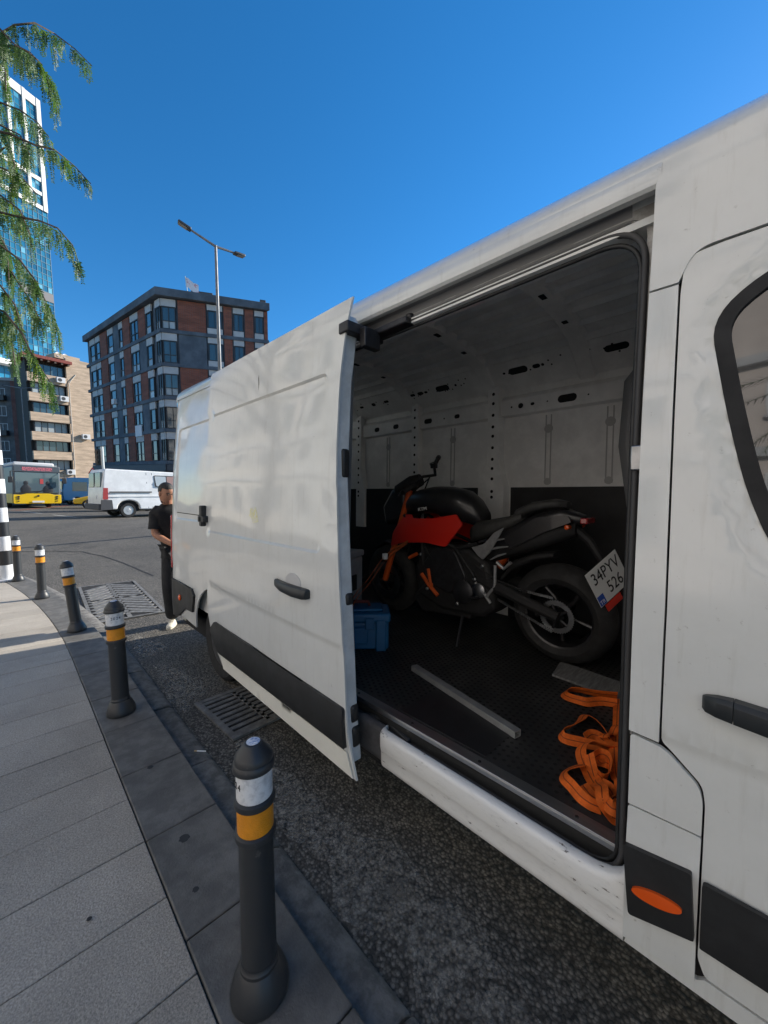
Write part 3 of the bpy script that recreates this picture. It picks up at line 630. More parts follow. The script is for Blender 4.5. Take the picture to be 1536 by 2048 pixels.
# sliding door, standing off the body on its rails
def ddisp(y, z):
    d = .012*smooth01(0, -.013, rect_sd(y, z, 1.545, 3.6, 1.29, 2.175, .05))
    d += .0045*smooth01(.004, -.006, z-(.875+.03*(y-1.35)/1.6))
    d += dent(y, z, 2.35, 1.10, .20, .06, .010)-dent(y, z, 2.55, 1.16, .25, .05, .006)+dent(y, z, 2.1, 1.03, .12, .05, .006)+dent(y, z, 2.75, .98, .14, .07, -.006)
    for i in range(5): d += dent(y, z, 1.47, 1.30+i*.085, .05, .022, .0055*(1 if i % 2 else -.6))
    d += dent(y, z, 2.3, .72, .1, .16, .004)
    d += .010*((y-2.2)/.9)**2*0+.0012*math.sin(y*7+1)*math.sin(z*6+.5)
    return d
dout = rounded([(1.283, .292, 0), (2.765, .315, .02), (2.87, .415, .02), (2.97, .55, .03), (3.035, .68, .03), (3.045, 1.28, .03), (3.10, 1.40, .04), (3.11, 2.2, 0), (3.10, 2.50, .03), (1.395, 2.487, 0), (1.43, 2.33, .1), (1.452, 2.12, .2), (1.442, 1.67, .2), (1.408, 1.33, .2), (1.367, .87, .2), (1.345, .55, .1), (1.33, .45, .05)], 0)
rr_ = rrect(1.545, 3.6, 1.29, 2.175, .05); ri_ = rrect(1.558, 3.6, 1.303, 2.162, .04)
def clip(lp): return [p for p in lp if p[0] < 3.02]
def op_(lp):
    lp = [p for p in resample(lp, .05)]
    i = next(j for j in range(len(lp)) if lp[j][0] >= 3.0 and lp[j-1][0] < 3.0); lp = lp[i:]+lp[:i]
    return [p for p in lp if p[0] < 3.0]
sdo = vs_('sliding_door', dout, -.12, ddisp, loops=[(op_(rr_), False), (op_(ri_), False), ([(1.39, .881), (2.95, .911)], False), ([(1.39, .870), (2.95, .900)], False)], step=.045, th=.010, bev=.002)
sdo['label'] = 'dented white sliding door pushed open'
DCL = BLACKP
vs_('door_cladding', rounded([(1.345, .418, .01), (1.356, .602, .015), (2.885, .640, .03), (2.95, .57, .03), (2.80, .425, .01)], 0), -.136, lambda y, z: .008*smooth01(.56, .62, z)+.004*smooth01(.44, .42, z), sdo, BLACKP, .018, bev=.006, step=.04)
vs_('lower_trim', [(1.300, .298), (1.337, .405), (2.79, .414), (2.75, .322)], -.124, lambda y, z: .02*smooth01(.40, .30, z)*0, sdo, mat('cream_trim', (.80, .79, .72), .35, var=.08, vscale=4), .004, bev=.002)
fr = MB(); fe = [(.34, 1.338), (.55, 1.356), (.87, 1.378), (1.33, 1.418), (1.67, 1.452), (2.12, 1.462), (2.30, 1.448), (2.40, 1.44), (2.43, 1.46)]
fr.loft([[(vx(z)-.108, y+.004, z), (vx(z)-.105, y-.001, z), (vx(z)-.045, y-.004, z), (vx(z)-.032, y+.008, z), (vx(z)-.03, y+.05, z), (vx(z)-.108, y+.05, z)] for z, y in fe])
fr.build('door_edge_frame', mat('edge_paint', (.60, .64, .66), .4, var=.2, vscale=8), sdo, 40)
MB().prism([(1.46, .40), (3.0, .7), (3.03, 2.42), (1.47, 2.42)], lambda y, z: (vx(z)-.10, y, z), lambda y, z: (vx(z)-.035, y, z)).build('door_inner_panel', mat('inner_board', (.10, .10, .10), .7), sdo)
def ey(z): return interp(z, [a for a, b in fe], [b for a, b in fe])
for z0, z1, nm in ((1.66, 1.80, 'door_latch'), (1.06, 1.12, 'rubber_buffer'), (.515, .60, 'lower_latch'), (.40, .50, 'lower_buffer')):
    zm = (z0+z1)/2; MB().box(vx(zm)-.082, vx(zm)-.034, ey(zm)-.012, ey(zm)+.03, z0, z1).build(nm, BLACKP, sdo, bev=.014)
hm = MB()
for sgn in (0,):
    hp2 = [(1.975, 1.085, .004), (1.955, 1.087, .022), (1.88, 1.078, .036), (1.76, 1.075, .044), (1.66, 1.077, .040), (1.635, 1.078, .030), (1.628, 1.078, .004)]
    def h2(y, z, d): hh = .016+d*.25; X = vx(z)-.12; return [(X, y, z-hh), (X-d*.8, y, z-hh), (X-d, y, z-hh*.4), (X-d, y, z+hh*.5), (X-d*.75, y, z+hh), (X, y, z+hh)]
    hm.loft([h2(*p) for p in hp2])
hm.build('handle', HND, sdo, 45, bev=.003)
vs_('handle_cup', [(1.79+.075*math.cos(a*PI/14), 1.115+.048*math.sin(a*PI/14)) for a in range(28)], -.1225, None, sdo, mat('cup_paint', (.50, .505, .51), .4), .003, bev=.001)
MB().tube([(1.1, 1.6, .47), (1.2, 1.55, .475), (1.30, 1.30, .48), (1.27, 1.12, .47)], .018, 8).build('lower_hinge_arm', BLACKP, sdo, bev=.003)
u = MB(); u.box(1.13, 1.36, 1.40, 1.47, 2.33, 2.38); u.box(1.28, 1.36, 1.18, 1.44, 2.345, 2.375); u.box(1.2, 1.30, 1.36, 1.40, 2.27, 2.36); u.lathe([(.02, 0), (.02, .03)], 14, Matrix.Translation((1.33, 1.2, 2.37)))
u.build('upper_hinge_arm', DKSTEEL, sdo, bev=.006)
h3 = MB(); h3.box(1.06, 1.20, 3.04, 3.16, 1.36, 1.41); h3.box(1.06, 1.10, 3.08, 3.13, 1.33, 1.49); h3.build('rear_hinge_arm', BLACKP, sdo, bev=.008)
# scuffs and a sticker remnant on the door
vs_('scuff_mark', [(2.28, 2.32), (2.287, 2.30), (2.278, 2.25), (2.272, 2.22), (2.268, 2.26)], -.1215, None, sdo, mat('scuff', (.15, .14, .13), .8), .001, bev=0, grid=False)
STK = mat('yellow_sticker', (.72, .68, .22), .5, var=.5, vscale=60, dark=(.74, .74, .70))
vs_('sticker_remnant', [(2.26, 1.50), (2.33, 1.49), (2.345, 1.44), (2.30, 1.425), (2.29, 1.40), (2.22, 1.41), (2.235, 1.455)], -.1095, None, sdo, STK, .001, bev=0, grid=False)

# ------------------------------------------------------------------ the load: motorcycle
BX, BY = 2.47, .92                                 # rear wheel contact point
bike = empty('motorcycle', (BX, BY, FLZ), 'black and red naked motorcycle strapped upright inside the van', 'motorcycle')
def L(x, y, z): return Vector((x-BX, y-BY, z-FLZ))
BBLK = mat('bike_black', (.018, .018, .02), .35, coat=.3, var=.3, vscale=20)
BMAT = mat('bike_matt', (.014, .014, .015), .65, var=.3, vscale=20)
BRED = mat('bike_red', (.60, .018, .008), .35, coat=.5)
BORG = mat('bike_orange', (.55, .085, .012), .4, coat=.2)
BSIL = mat('bike_silver', (.36, .365, .37), .4, .5, var=.2, vscale=20)
TYRE = mat('tyre_rubber', (.022, .022, .022), .75, var=.35, vscale=15, bump=.15, bscale=80)
LEANB = Matrix.Rotation(R(-5), 4, 'Y')
def axle(x, y, z): return Matrix.Translation(L(x, y, z)) @ LEANB @ Matrix.Rotation(PI/2, 4, 'Y')
def bwheel(y, r, w_, nm, sprocket):
    o = empty(nm); o.parent = bike; o.matrix_local = axle(BX, y, FLZ+r+.004)
    pr = [(r-.115, -w_*.36)]+[(r-.10+.10*math.cos(R(t))-(0 if abs(t) < 60 else .0), w_*.5*math.sin(R(t))) for t in (-75, -60, -45, -30, -15, 0, 15, 30, 45, 60, 75)]+[(r-.115, w_*.36)]
    MB().lathe(pr+[pr[0]], 56).build('tyre', TYRE, o)
    MB().lathe([(r-.118, -w_*.36), (r-.10, -w_*.40), (r-.10, w_*.40), (r-.118, w_*.36), (r-.135, 0), (r-.118, -w_*.36)], 48).build('rim', BBLK, o)
    MB().lathe([(.035, -.07), (.04, .07), (.0, .07)], 20).build('hub', BBLK, o)
    for k in range(5):
        a = 2*PI*k/5; c, s = math.cos(a), math.sin(a)
        MB().tube([(.03*c, .03*s, 0), (.1*c-.01*s, .1*s+.01*c, .01), ((r-.12)*c, (r-.12)*s, 0)], [.018, .013, .015], 8).build('spoke', BBLK, o)
    if sprocket:
        n = 84; pts = [(.105 if i % 2 else .098)*1. for i in range(n)]
        v = [(pts[i]*math.cos(2*PI*i/n), pts[i]*math.sin(2*PI*i/n)) for i in range(n)]
        sp = MB(); iv = [(.072*math.cos(2*PI*i/n), .072*math.sin(2*PI*i/n)) for i in range(n)]
        zz = -.095
        V = [(x, y_, zz) for x, y_ in v]+[(x, y_, zz) for x, y_ in iv]+[(x, y_, zz+.006) for x, y_ in v]+[(x, y_, zz+.006) for x, y_ in iv]
        F = []
        for i in range(n):
            j = (i+1) % n; F += [(i, j, n+j, n+i), (2*n+i, 3*n+i, 3*n+j, 2*n+j), (i, 2*n+i, 2*n+j, j), (n+i, n+j, 3*n+j, 3*n+i)]
        sp.add(V, F).build('sprocket', STEEL, o, 0)
        for k in range(5):
            a = 2*PI*k/5+.3; MB().tube([(.03*math.cos(a), .03*math.sin(a), -.09), (.078*math.cos(a), .078*math.sin(a), -.092)], .009, 8).build('sprocket_arm', DKSTEEL, o)
    else:
        MB().lathe([(.16, -.085), (.16, -.080), (.10, -.080), (.10, -.085), (.16, -.085)], 36).build('brake_disc', STEEL, o)
    return o
bwheel(BY, .312, .205, 'rear_wheel', True); bwheel(2.40, .298, .12, 'front_wheel', False)
RW = (BY, FLZ+.316); XL, XR = BX-.125, BX+.125
MB().tube([L(XL+.02, 1.45, 1.0), L(XL-.01, 1.25, .96), L(XL-.01, 1.05, .90), L(XL, RW[0]-.02, RW[1])], [.05, .042, .036, .032], 10).build('swingarm', BMAT, bike)
MB().tube([L(XR, 1.45, 1.0), L(XR, 1.2, .95), L(XR, RW[0]-.02, RW[1])], [.05, .04, .032], 10).build('swingarm', BMAT, bike)
for r0, r1 in ((.104, .04), (-.104, -.04)):
    P = [L(XL+.028, RW[0]+.02, RW[1]+r0), L(XL+.028, 1.40, .95+r1)]
    c = MB(); n = 34
    for i in range(n):
        p = P[0].lerp(P[1], (i+.5)/n); c.box(-.006, .006, -.0052, .0052, -.008, .008, Matrix.Translation(p) @ (P[1]-P[0]).to_track_quat('Y', 'Z').to_matrix().to_4x4())
    tag(c.build('chain', STEEL, bike, 0), kind='stuff')
MB().prism([(1.30, .82), (1.40, .74), (1.75, .72), (1.98, .80), (2.02, 1.0), (1.95, 1.2), (1.55, 1.22), (1.36, 1.12)], lambda y, z: L(BX-.15, y, z), lambda y, z: L(BX+.15, y, z)).build('engine_block', BMAT, bike, bev=.03)
MB().lathe([(.085, 0), (.085, .02), (.06, .035), (0, .036)], 28, Matrix.Translation(L(BX-.15, 1.55, .90)) @ Matrix.Rotation(-PI/2, 4, 'Y')).build('clutch_cover', DKSTEEL, bike)
MB().lathe([(.05, 0), (.05, .02), (.03, .03), (0, .031)], 22, Matrix.Translation(L(BX-.15, 1.42, .93)) @ Matrix.Rotation(-PI/2, 4, 'Y')).build('sprocket_cover', STEEL, bike)
MB().prism([(1.5, .70), (1.95, .66), (2.05, .76), (1.95, .82), (1.5, .78)], lambda y, z: L(BX-.13, y, z), lambda y, z: L(BX+.13, y, z)).build('belly_pan', BMAT, bike, bev=.02)
for pts in ([(1.46, 1.02), (1.62, 1.2), (1.95, 1.30), (2.13, 1.42)], [(1.62, 1.2), (1.80, .98), (1.98, .80)], [(1.95, 1.30), (1.92, 1.05), (1.80, .83)], [(1.44, 1.25), (1.62, 1.2)]):
    for s in (-1, 1): MB().tube([L(BX+s*.155, y, z) for y, z in pts], .014, 8).build('frame_tube', BMAT, bike)
for pts in ([(1.93, .97), (1.86, .90), (1.77, .83)], [(2.06, 1.08), (1.98, 1.12)], [(1.86, 1.02), (1.83, .88)]):
    MB().tube([L(BX-.165, y, z) for y, z in pts], .015, 8).build('orange_guard', BORG, bike)
# tank and shrouds
ts = [(2.26, 1.50, .05, .04), (2.18, 1.50, .11, .08), (2.05, 1.53, .15, .10), (1.90, 1.545, .165, .11), (1.75, 1.53, .165, .12), (1.62, 1.50, .14, .12), (1.53, 1.46, .10, .10), (1.47, 1.42, .07, .06)]
MB().loft([[L(BX+wd*math.copysign(abs(math.cos(a))**.75, math.cos(a)), y, z+hh*math.sin(a)) for a in [2*PI*k/20 for k in range(20)]] for y, z, wd, hh in ts]).build('tank', BBLK, bike, 60)
rp = rounded([(2.30, 1.15, .01), (2.27, 1.26, .03), (2.11, 1.425, .02), (2.04, 1.43, .02), (2.02, 1.40, .02), (1.83, 1.405, .05), (1.63, 1.445, .01), (1.57, 1.37, .02), (1.69, 1.205, .02), (1.86, 1.225, .05), (2.11, 1.20, .03)], .01)
for s in (-1, 1):
    def shf(y, z, s=s): return L(BX+s*(.205-.45*(y-1.9)**2*(1 if y > 1.9 else .9)-.25*max(0, z-1.33)), y, z)
    sh = sheet('tank_shroud', rp, shf, (-s*.014, 0, 0), BRED, bike, step=.04, bev=.003)
    if s < 0: sh['label'] = 'red shroud below the tank'
mwt = Matrix.Translation(L(BX-.171, 1.925, 1.475)) @ Matrix(((0, 0, -1, 0), (-1, 0, 0, 0), (0, 1, 0, 0), (0, 0, 0, 1))) @ Matrix.Rotation(R(18), 4, 'Y') @ Matrix.Rotation(R(9), 4, 'Z')
text('tank_lettering', 'KTM', .036, mwt, mat('letter_white', (.8, .8, .8), .4), bike, .001)
# seat, tail, trim
def body_loft(nm, secs, ma, k=16, p=.7): return MB().loft([[L(BX+wd*math.copysign(abs(math.cos(a))**p, math.cos(a)), y, z+hh*math.copysign(abs(math.sin(a))**p, math.sin(a))) for a in [2*PI*i/k for i in range(k)]] for y, z, wd, hh in secs]).build(nm, ma, bike, 60)
body_loft('rider_seat', [(1.56, 1.30, .07, .06), (1.50, 1.33, .12, .07), (1.38, 1.36, .145, .065), (1.25, 1.40, .15, .05), (1.15, 1.45, .12, .04)], mat('seat_vinyl', (.05, .05, .048), .6, var=.3, vscale=20))
body_loft('pillion_seat', [(1.20, 1.46, .11, .04), (1.10, 1.51, .12, .035), (.98, 1.535, .10, .03), (.90, 1.53, .05, .02)], mat('seat_vinyl'))
body_loft('tail_unit', [(1.40, 1.25, .10, .06), (1.25, 1.31, .125, .08), (1.08, 1.40, .12, .07), (.92, 1.46, .09, .05), (.80, 1.44, .05, .03)], BBLK)
tp = rounded([(1.52, 1.25, .01), (1.45, 1.235, .02), (1.39, 1.255, .02), (1.32, 1.335, .01), (1.25, 1.375, .01), (1.28, 1.32, .01), (1.34, 1.21, .01), (1.40, 1.145, .01), (1.44, 1.17, .01)], .01)
for s in (-1, 1): sheet('side_trim', tp, lambda y, z, s=s: L(BX+s*.152, y, z), (-s*.012, 0, 0), BSIL, bike, step=.03, bev=.003)
for y0, z0, y1, z1 in ((1.355, 1.262, 1.25, 1.30), (1.375, 1.21, 1.22, 1.252), (1.345, 1.15, 1.235, 1.205)):
    MB().tube([L(BX-.150, y0, z0), L(BX-.146, (y0+y1)/2, (z0+z1)/2+.006), L(BX-.14, y1, z1)], [.004, .0075, .004], 6).build('vent_fin', BSIL, bike)
MB().tube([L(BX-.14, 1.30, 1.14), L(BX-.135, 1.25, 1.10), L(BX-.14, 1.20, 1.15)], .012, 8).build('foot_peg_bracket', BSIL, bike)
for p in ([(1.30, 1.12), (1.30, .98), (1.36, .90)], [(1.45, .98), (1.38, .92), (1.33, .86)]): MB().tube([L(BX-.16, y, z) for y, z in p], .011, 8).build('bracket', BSIL, bike)
MB().tube([L(BX-.16, 1.42, .88), L(BX-.26, 1.44, .885)], .012, 8).build('foot_peg', DKSTEEL, bike)
MB().tube([L(BX-.16, 1.55, .72), L(BX-.24, 1.52, .63), L(BX-.30, 1.50, FLZ+.008)], .011, 8).build('side_stand', DKSTEEL, bike)
MB().tube([L(BX, 1.40, 1.05), L(BX+.02, 1.25, 1.28)], .035, 12).build('shock_absorber', BORG, bike)
body_loft('undertail', [(1.42, 1.18, .09, .08), (1.25, 1.24, .11, .07), (1.08, 1.30, .11, .07), (.94, 1.36, .10, .07), (.84, 1.39, .06, .05)], BMAT)
body_loft('inner_mudguard', [(1.30, 1.02, .09, .03), (1.22, 1.12, .10, .035), (1.08, 1.19, .10, .03), (.95, 1.22, .09, .02)], BMAT)
for p in ([(2.47, 2.0, 1.72), (2.40, 2.12, 1.60), (2.36, 2.18, 1.42), (2.37, 2.05, 1.30)], [(2.5, 2.02, 1.73), (2.56, 2.16, 1.55), (2.50, 2.2, 1.35)], [(2.31, 1.98, 1.30), (2.30, 1.85, 1.12), (2.32, 1.70, 1.02), (2.33, 1.50, 1.04)], [(2.32, 1.46, 1.10), (2.33, 1.30, 1.02), (2.36, 1.1, .97)]):
    MB().tube([L(*q) for q in p], .006, 6).build('cable', RUBBER, bike)
for y, z in ((1.46, 1.0), (1.60, .80), (1.88, .86), (1.95, 1.12), (1.40, 1.10), (1.7, 1.15)): MB().lathe([(.013, 0), (.013, .012), (.008, .016), (0, .016)], 10, Matrix.Translation(L(BX-.15, y, z)) @ Matrix.Rotation(-PI/2, 4, 'Y')).build('bolt', STEEL, bike)
MB().prism(rounded([(1.52, 1.0), (1.62, 1.18), (1.80, 1.2), (1.92, 1.05), (1.85, .92), (1.66, .86)], .03), lambda y, z: L(BX-.168, y, z), lambda y, z: L(BX-.15, y, z)).build('engine_cover', DKSTEEL, bike, bev=.008)
sheet('tail_side_panel', rounded([(1.26, 1.30, .02), (1.05, 1.45, .02), (.86, 1.47, .02), (.84, 1.43, .01), (1.0, 1.36, .03), (1.22, 1.23, .02)], .01), lambda y, z: L(BX-.128+.02*(1.2-y), y, z), (.012, 0, 0), BBLK, bike, step=.04, bev=.003)
# tail light, holder, plate
MB().box(-.07, .07, -.02, .02, -.015, .02, Matrix.Translation(L(BX, .79, 1.435))).build('tail_light', RED_L, bike, bev=.006)
for s in (-1, 1): MB().lathe([(.012, 0), (.016, .015), (.013, .05), (0, .055)], 14, Matrix.Translation(L(BX+s*.09, .86, 1.40)) @ Matrix.Rotation(s*PI/2, 4, 'Y')).build('turn_signal', ORANGE_L, bike)
MB().tube([L(BX, .90, 1.42), L(BX, .78, 1.32), L(BX+.01, .69, 1.18)], [.03, .025, .02], 8).build('plate_arm', BMAT, bike)
PC = [EYE+pray(px, py)*k_*(.72/pray(1170, 1151).y) for px, py, k_ in ((1170, 1151, 1), (1229, 1099, 1.0325), (1203, 1216, 1.0175))]       # top-left, top-right, bottom-left corners
u_ = (PC[1]-PC[0]); v_ = (PC[0]-PC[2]); pl_w = u_.length*1.02; pl_h = v_.length; u_.normalize(); n_ = u_.cross(v_).normalized(); v_ = n_.cross(u_)
pm = Matrix((u_, v_, n_)).transposed().to_4x4(); pm.translation = PC[2]-Vector((BX, BY, FLZ))
plate = MB().box(0, pl_w, 0, pl_h, -.002, 0, pm).build('number_plate', mat('plate_white', (.70, .71, .70), .35), bike, bev=.001)
PLB = mat('plate_blue', (.02, .08, .42), .4)
MB().box(.003, .2*pl_w, .004, .30*pl_h, .0003, .0012, pm).build('country_strip', PLB, plate)
text('plate_text', '34PYV', pl_h*.46, pm @ Matrix.Translation((pl_w*.52, pl_h*.72, .0008)), INK, plate, .0006, sx=.80)
text('plate_text', '526', pl_h*.46, pm @ Matrix.Translation((pl_w*.62, pl_h*.28, .0008)), INK, plate, .0006, sx=.80)
text('country_letters', 'TR', pl_h*.15, pm @ Matrix.Translation((pl_w*.105, pl_h*.10, .0016)), mat('letter_white'), plate, .0004)
MB().box(pl_w*.12, pl_w*.62, -.05, -.006, -.006, .002, pm).build('rear_reflector', mat('reflector_red', (.6, .03, .015), .3), bike, bev=.004)
# steering
bc = Vector((2.47, 2.0, 1.74)); br = atX(876, 917, 2.80); bl = atX(806, 985, 2.16)
gl = bl; gr = br
MB().tube([L(*gl), L(*gl.lerp(bc, .45)), L(*(bc+Vector((-.08, 0, -.01)))), L(*bc), L(*(bc+Vector((.08, 0, .01)))), L(*gr.lerp(bc, .45)), L(*gr)], .012, 10).build('handlebar', BMAT, bike)
for a, b in ((gl, bc), (gr, bc)):
    MB().tube([L(*a), L(*a.lerp(b, .38))], .019, 12).build('grip', RUBBER, bike)
    q = a.lerp(b, .45); MB().tube([L(*(q+Vector((0, .02, -.01)))), L(*(a.lerp(b, .2)+Vector((0, .07, -.015)))), L(*(a+Vector((0, .05, -.03))))], [.008, .007, .005], 6).build('lever', DKSTEEL, bike)
    MB().box(-.025, .025, -.02, .025, -.02, .02, Matrix.Translation(L(*q))).build('switch_block', BMAT, bike, bev=.006)
MB().tube([L(*gr), L(*(gr+(gr-bc).normalized()*.035))], .022, 12).build('bar_end_weight', DKSTEEL, bike)
MB().tube([L(2.40, 2.28, 1.62), L(2.42, 2.14, 1.68), L(2.44, 2.06, 1.71)], [.05, .065, .05], 14).build('instrument_pod', BMAT, bike)
MB().prism([(2.16, 1.40), (2.40, 1.32), (2.44, 1.48), (2.32, 1.64), (2.18, 1.62)], lambda y, z: L(BX-.11, y, z), lambda y, z: L(BX+.11, y, z)).build('headlight', BBLK, bike, bev=.03)
for s in (-1, 1): MB().tube([L(BX+s*.10, 2.40, FLZ+.30), L(BX+s*.10, 2.12, 1.62)], [.026, .024], 12).build('fork_leg', BORG if s < 0 else BMAT, bike)
body_loft('front_mudguard', [(2.58, 1.10, .05, .01), (2.45, 1.17, .065, .012), (2.28, 1.14, .06, .01)], BMAT)
MB().tube([L(BX+.17, 1.5, .85), L(BX+.18, 1.2, .90), L(BX+.19, .95, 1.05)], [.03, .05, .055], 14).build('silencer', DKSTEEL, bike)

# ------------------------------------------------------------------ straps, toolbox, bar, board
def ribbon(pts, w_, phi, lift, sub=6, th=.0011, wz=None):
    """webbing along a smooth path; phi = tilt of the band, one value or list"""
    P = [Vector(p) for p in pts]; N = len(P); out = []
    for i in range(N-1):
        a, b, c, d = P[max(i-1, 0)], P[i], P[i+1], P[min(i+2, N-1)]
        for j in range(sub):
            t = j/sub; out.append((.5*((2*b)+(c-a)*t+(2*a-5*b+4*c-d)*t*t+(3*b-a-3*c+d)*t**3), (i+t)/(N-1)))
    out.append((P[-1], 1.)); m_ = MB(); secs = []
    for i, (p, t) in enumerate(out):
        tn = (out[min(i+1, len(out)-1)][0]-out[max(i-1, 0)][0]).normalized(); h_ = Vector((-tn.y, tn.x, 0)); h_ = h_.normalized() if h_.length > 1e-4 else Vector((1, 0, 0))
        f = phi[0]+(phi[1]-phi[0])*.5*(1-math.cos(t*PI*phi[2])); wv = (h_*math.cos(R(f))+Vector((0, 0, 1))*math.sin(R(f)))*w_/2; nn = tn.cross(wv).normalized()*th
        if lift is not None:
            zc = FLZ+.003+abs(wv.z)*((wz or w_)/w_)+lift*(.5+.5*math.sin(t*9+lift*200)); p = Vector((p.x, p.y, zc))
        secs.append([p-wv-nn, p+wv-nn, p+wv+nn, p-wv+nn])
    return m_.loft(secs)
Z8 = lambda zx, zy: (1080+zx/6.025, 1340+zy/6.025)
strap = empty('tie_down_strap', tuple(atZ(1190, 1520, FLZ)), 'loose orange webbing strap heaped on the van floor by the door', 'strap')
so_ = Vector(strap.location)
DKST = mat('webbing_stitch', (.20, .03, .004), .8)
random.seed(21)
paths = [
 ([(930, 345), (700, 310), (450, 255), (335, 250), (290, 300), (340, 350), (440, 390), (560, 420), (660, 405), (760, 395), (930, 420)], (70, 40, 2), .012),
 ([(945, 285), (938, 420), (930, 560), (925, 700), (915, 850), (930, 960)], (15, 40, 2), .02),
 ([(975, 720), (900, 760), (840, 800), (760, 870)], (25, 25, 1), .03),
 ([(850, 870), (765, 720), (680, 610), (590, 550), (535, 560), (490, 640), (400, 720), (265, 785), (285, 850), (480, 880), (700, 905), (970, 930)], (60, 25, 3), .015),
 ([(555, 840), (620, 790), (700, 800), (780, 860), (860, 900)], (50, 30, 1), .0),
 ([(970, 1010), (800, 1005), (640, 965), (540, 975), (490, 1030), (510, 1100), (565, 1190), (625, 1310), (700, 1450), (745, 1570), (785, 1690), (860, 1790), (950, 1800)], (55, 20, 2), .03),
 ([(590, 1130), (715, 1050), (800, 1110), (845, 1200), (825, 1300), (760, 1335), (690, 1310)], (75, 75, 1), .02),
 ([(520, 1165), (400, 1190), (310, 1230), (285, 1310), (375, 1425), (480, 1550), (600, 1620), (720, 1650)], (30, 55, 2), .008),
 ([(515, 1400), (620, 1500), (740, 1600), (850, 1690), (960, 1640)], (15, 45, 1), .012),
 ([(890, 1000), (900, 1150), (925, 1300), (945, 1430), (950, 1560)], (25, 50, 1), .035),
 ([(585, 1110), (640, 1250), (690, 1400), (735, 1540), (755, 1690), (850, 1760), (960, 1790)], (35, 20, 1), .045),
 ([(745, 1400), (835, 1450), (885, 1540), (830, 1580), (740, 1600)], (60, 60, 1), .0),
 ([(700, 1080), (780, 1160), (860, 1180), (970, 1150)], (20, 30, 1), .02),
]
for pts, phi, lift in paths:
    P = [atZ(*Z8(*p), FLZ+.015)-so_+Vector((0, 0, 0)) for p in pts]
    P = [Vector((p.x, p.y, 0)) for p in P]
    r_ = ribbon(P, .042, phi, lift)
    r_.v = [(v[0], v[1], v[2]-so_.z) for v in r_.v]
    o = r_.build('webbing_loop', ORANGE, strap, 30)
    r2 = ribbon(P, .0035, phi, lift, th=.0016, wz=.042); r2.v = [(v[0], v[1], v[2]-so_.z) for v in r2.v]; r2.build('stitch_line', DKST, o, 30)
# ratchet strap holding the bike
rs = empty('ratchet_strap', tuple(atX(705, 1200, 1.62)), 'taut orange ratchet strap running from the motorcycle to the floor', 'strap')
ro = Vector(rs.location); p0 = atX(815, 1083, 2.22); p1 = atX(770, 1112, 2.02); p2 = atX(735, 1160, 1.80); p3 = atX(704, 1200, 1.66); p4 = Vector((1.5, 2.02, FLZ))
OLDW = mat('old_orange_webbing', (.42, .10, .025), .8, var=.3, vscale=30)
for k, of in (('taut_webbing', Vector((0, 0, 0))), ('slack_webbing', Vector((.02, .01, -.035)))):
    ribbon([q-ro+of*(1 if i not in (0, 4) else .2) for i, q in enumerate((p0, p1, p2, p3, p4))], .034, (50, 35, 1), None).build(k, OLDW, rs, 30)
MB().box(-.018, .018, -.012, .012, -.022, .022, Matrix.Translation(p1-ro+Vector((-.012, -.012, .0)))).build('strap_label', mat('label_white', (.7, .7, .7), .5), rs, bev=.003)
# blue toolbox
TB = mat('blue_plastic', (.008, .10, .24), .4, var=.15, vscale=9)
c0 = atZ(781, 1302, FLZ); yaw = math.atan2(.66, -.75)
tb = empty('toolbox', (c0.x, c0.y, FLZ), 'blue plastic toolbox on the van floor beside the open door', 'toolbox'); tb.rotation_euler = (0, 0, yaw)
MB().box(.012, .44, -.24, -.012, .006, .19).build('body', TB, tb, bev=.012)
MB().box(0, .452, -.252, 0, .19, .25).build('lid', TB, tb, bev=.014)
MB().box(.05, .40, -.21, -.05, .25, .27).build('lid_ridge', TB, tb, bev=.012)
MB().box(.03, .10, -.012, .012, .0, .21).build('corner_rib', TB, tb, bev=.008)
MB().box(.15, .30, -.012, .010, .05, .16).build('front_panel', TB, tb, bev=.008)
for x in (.11, .33): MB().box(x, x+.06, .0, .016, .15, .225).build('latch', TB, tb, bev=.006)
MB().tube([(.14, -.13, .268), (.15, -.13, .30), (.30, -.13, .30), (.31, -.13, .268)], .012, 8).build('handle', mat('dark_red_handle', (.10, .015, .012), .5), tb)
# pale grey box behind it
gb = empty('storage_box', (1.80, 2.46, FLZ), 'pale grey box standing behind the blue toolbox', 'box'); gb.rotation_euler = (0, 0, R(20))
MB().box(-.22, .2, -.2, .2, 0, .55).build('body', mat('grey_plastic', (.30, .31, .32), .5, var=.2, vscale=6), gb, bev=.015)
MB().box(-.23, .21, -.21, .21, .552, .60).build('lid', mat('grey_plastic'), gb, bev=.012)
MB().box(-.10, .08, -.215, -.2005, .30, .42).build('grip_recess', DARKIN, gb, bev=.004)
# square aluminium bar
a = atZ(828, 1330, FLZ+.03); b = atZ(1036, 1462, FLZ+.03); t = Vector((b.x-a.x, b.y-a.y, 0)); ln = t.length
ab = empty('metal_bar', (a.x, a.y, FLZ), 'hollow square aluminium bar lying on the van floor', 'bar'); ab.rotation_euler = (0, 0, math.atan2(t.y, t.x))
sq = [(-.02, .001), (.02, .001), (.02, .031), (-.02, .031)]; si = [(-.0165, .0045), (.0165, .0045), (.0165, .0275), (-.0165, .0275)]
mb = MB()
for s0, s1 in ((0, 1),):
    V = [(x, y_, z) for x in (0, ln) for y_, z in sq]+[(x, y_, z) for x in (0, ln) for y_, z in si]; F = []
    for i in range(4):
        j = (i+1) % 4; F += [(i, j, 4+j, 4+i), (8+i, 12+i, 12+j, 8+j), (i, 8+i, 8+j, j), (4+i, 4+j, 12+j, 12+i)]
    mb.add(V, F)
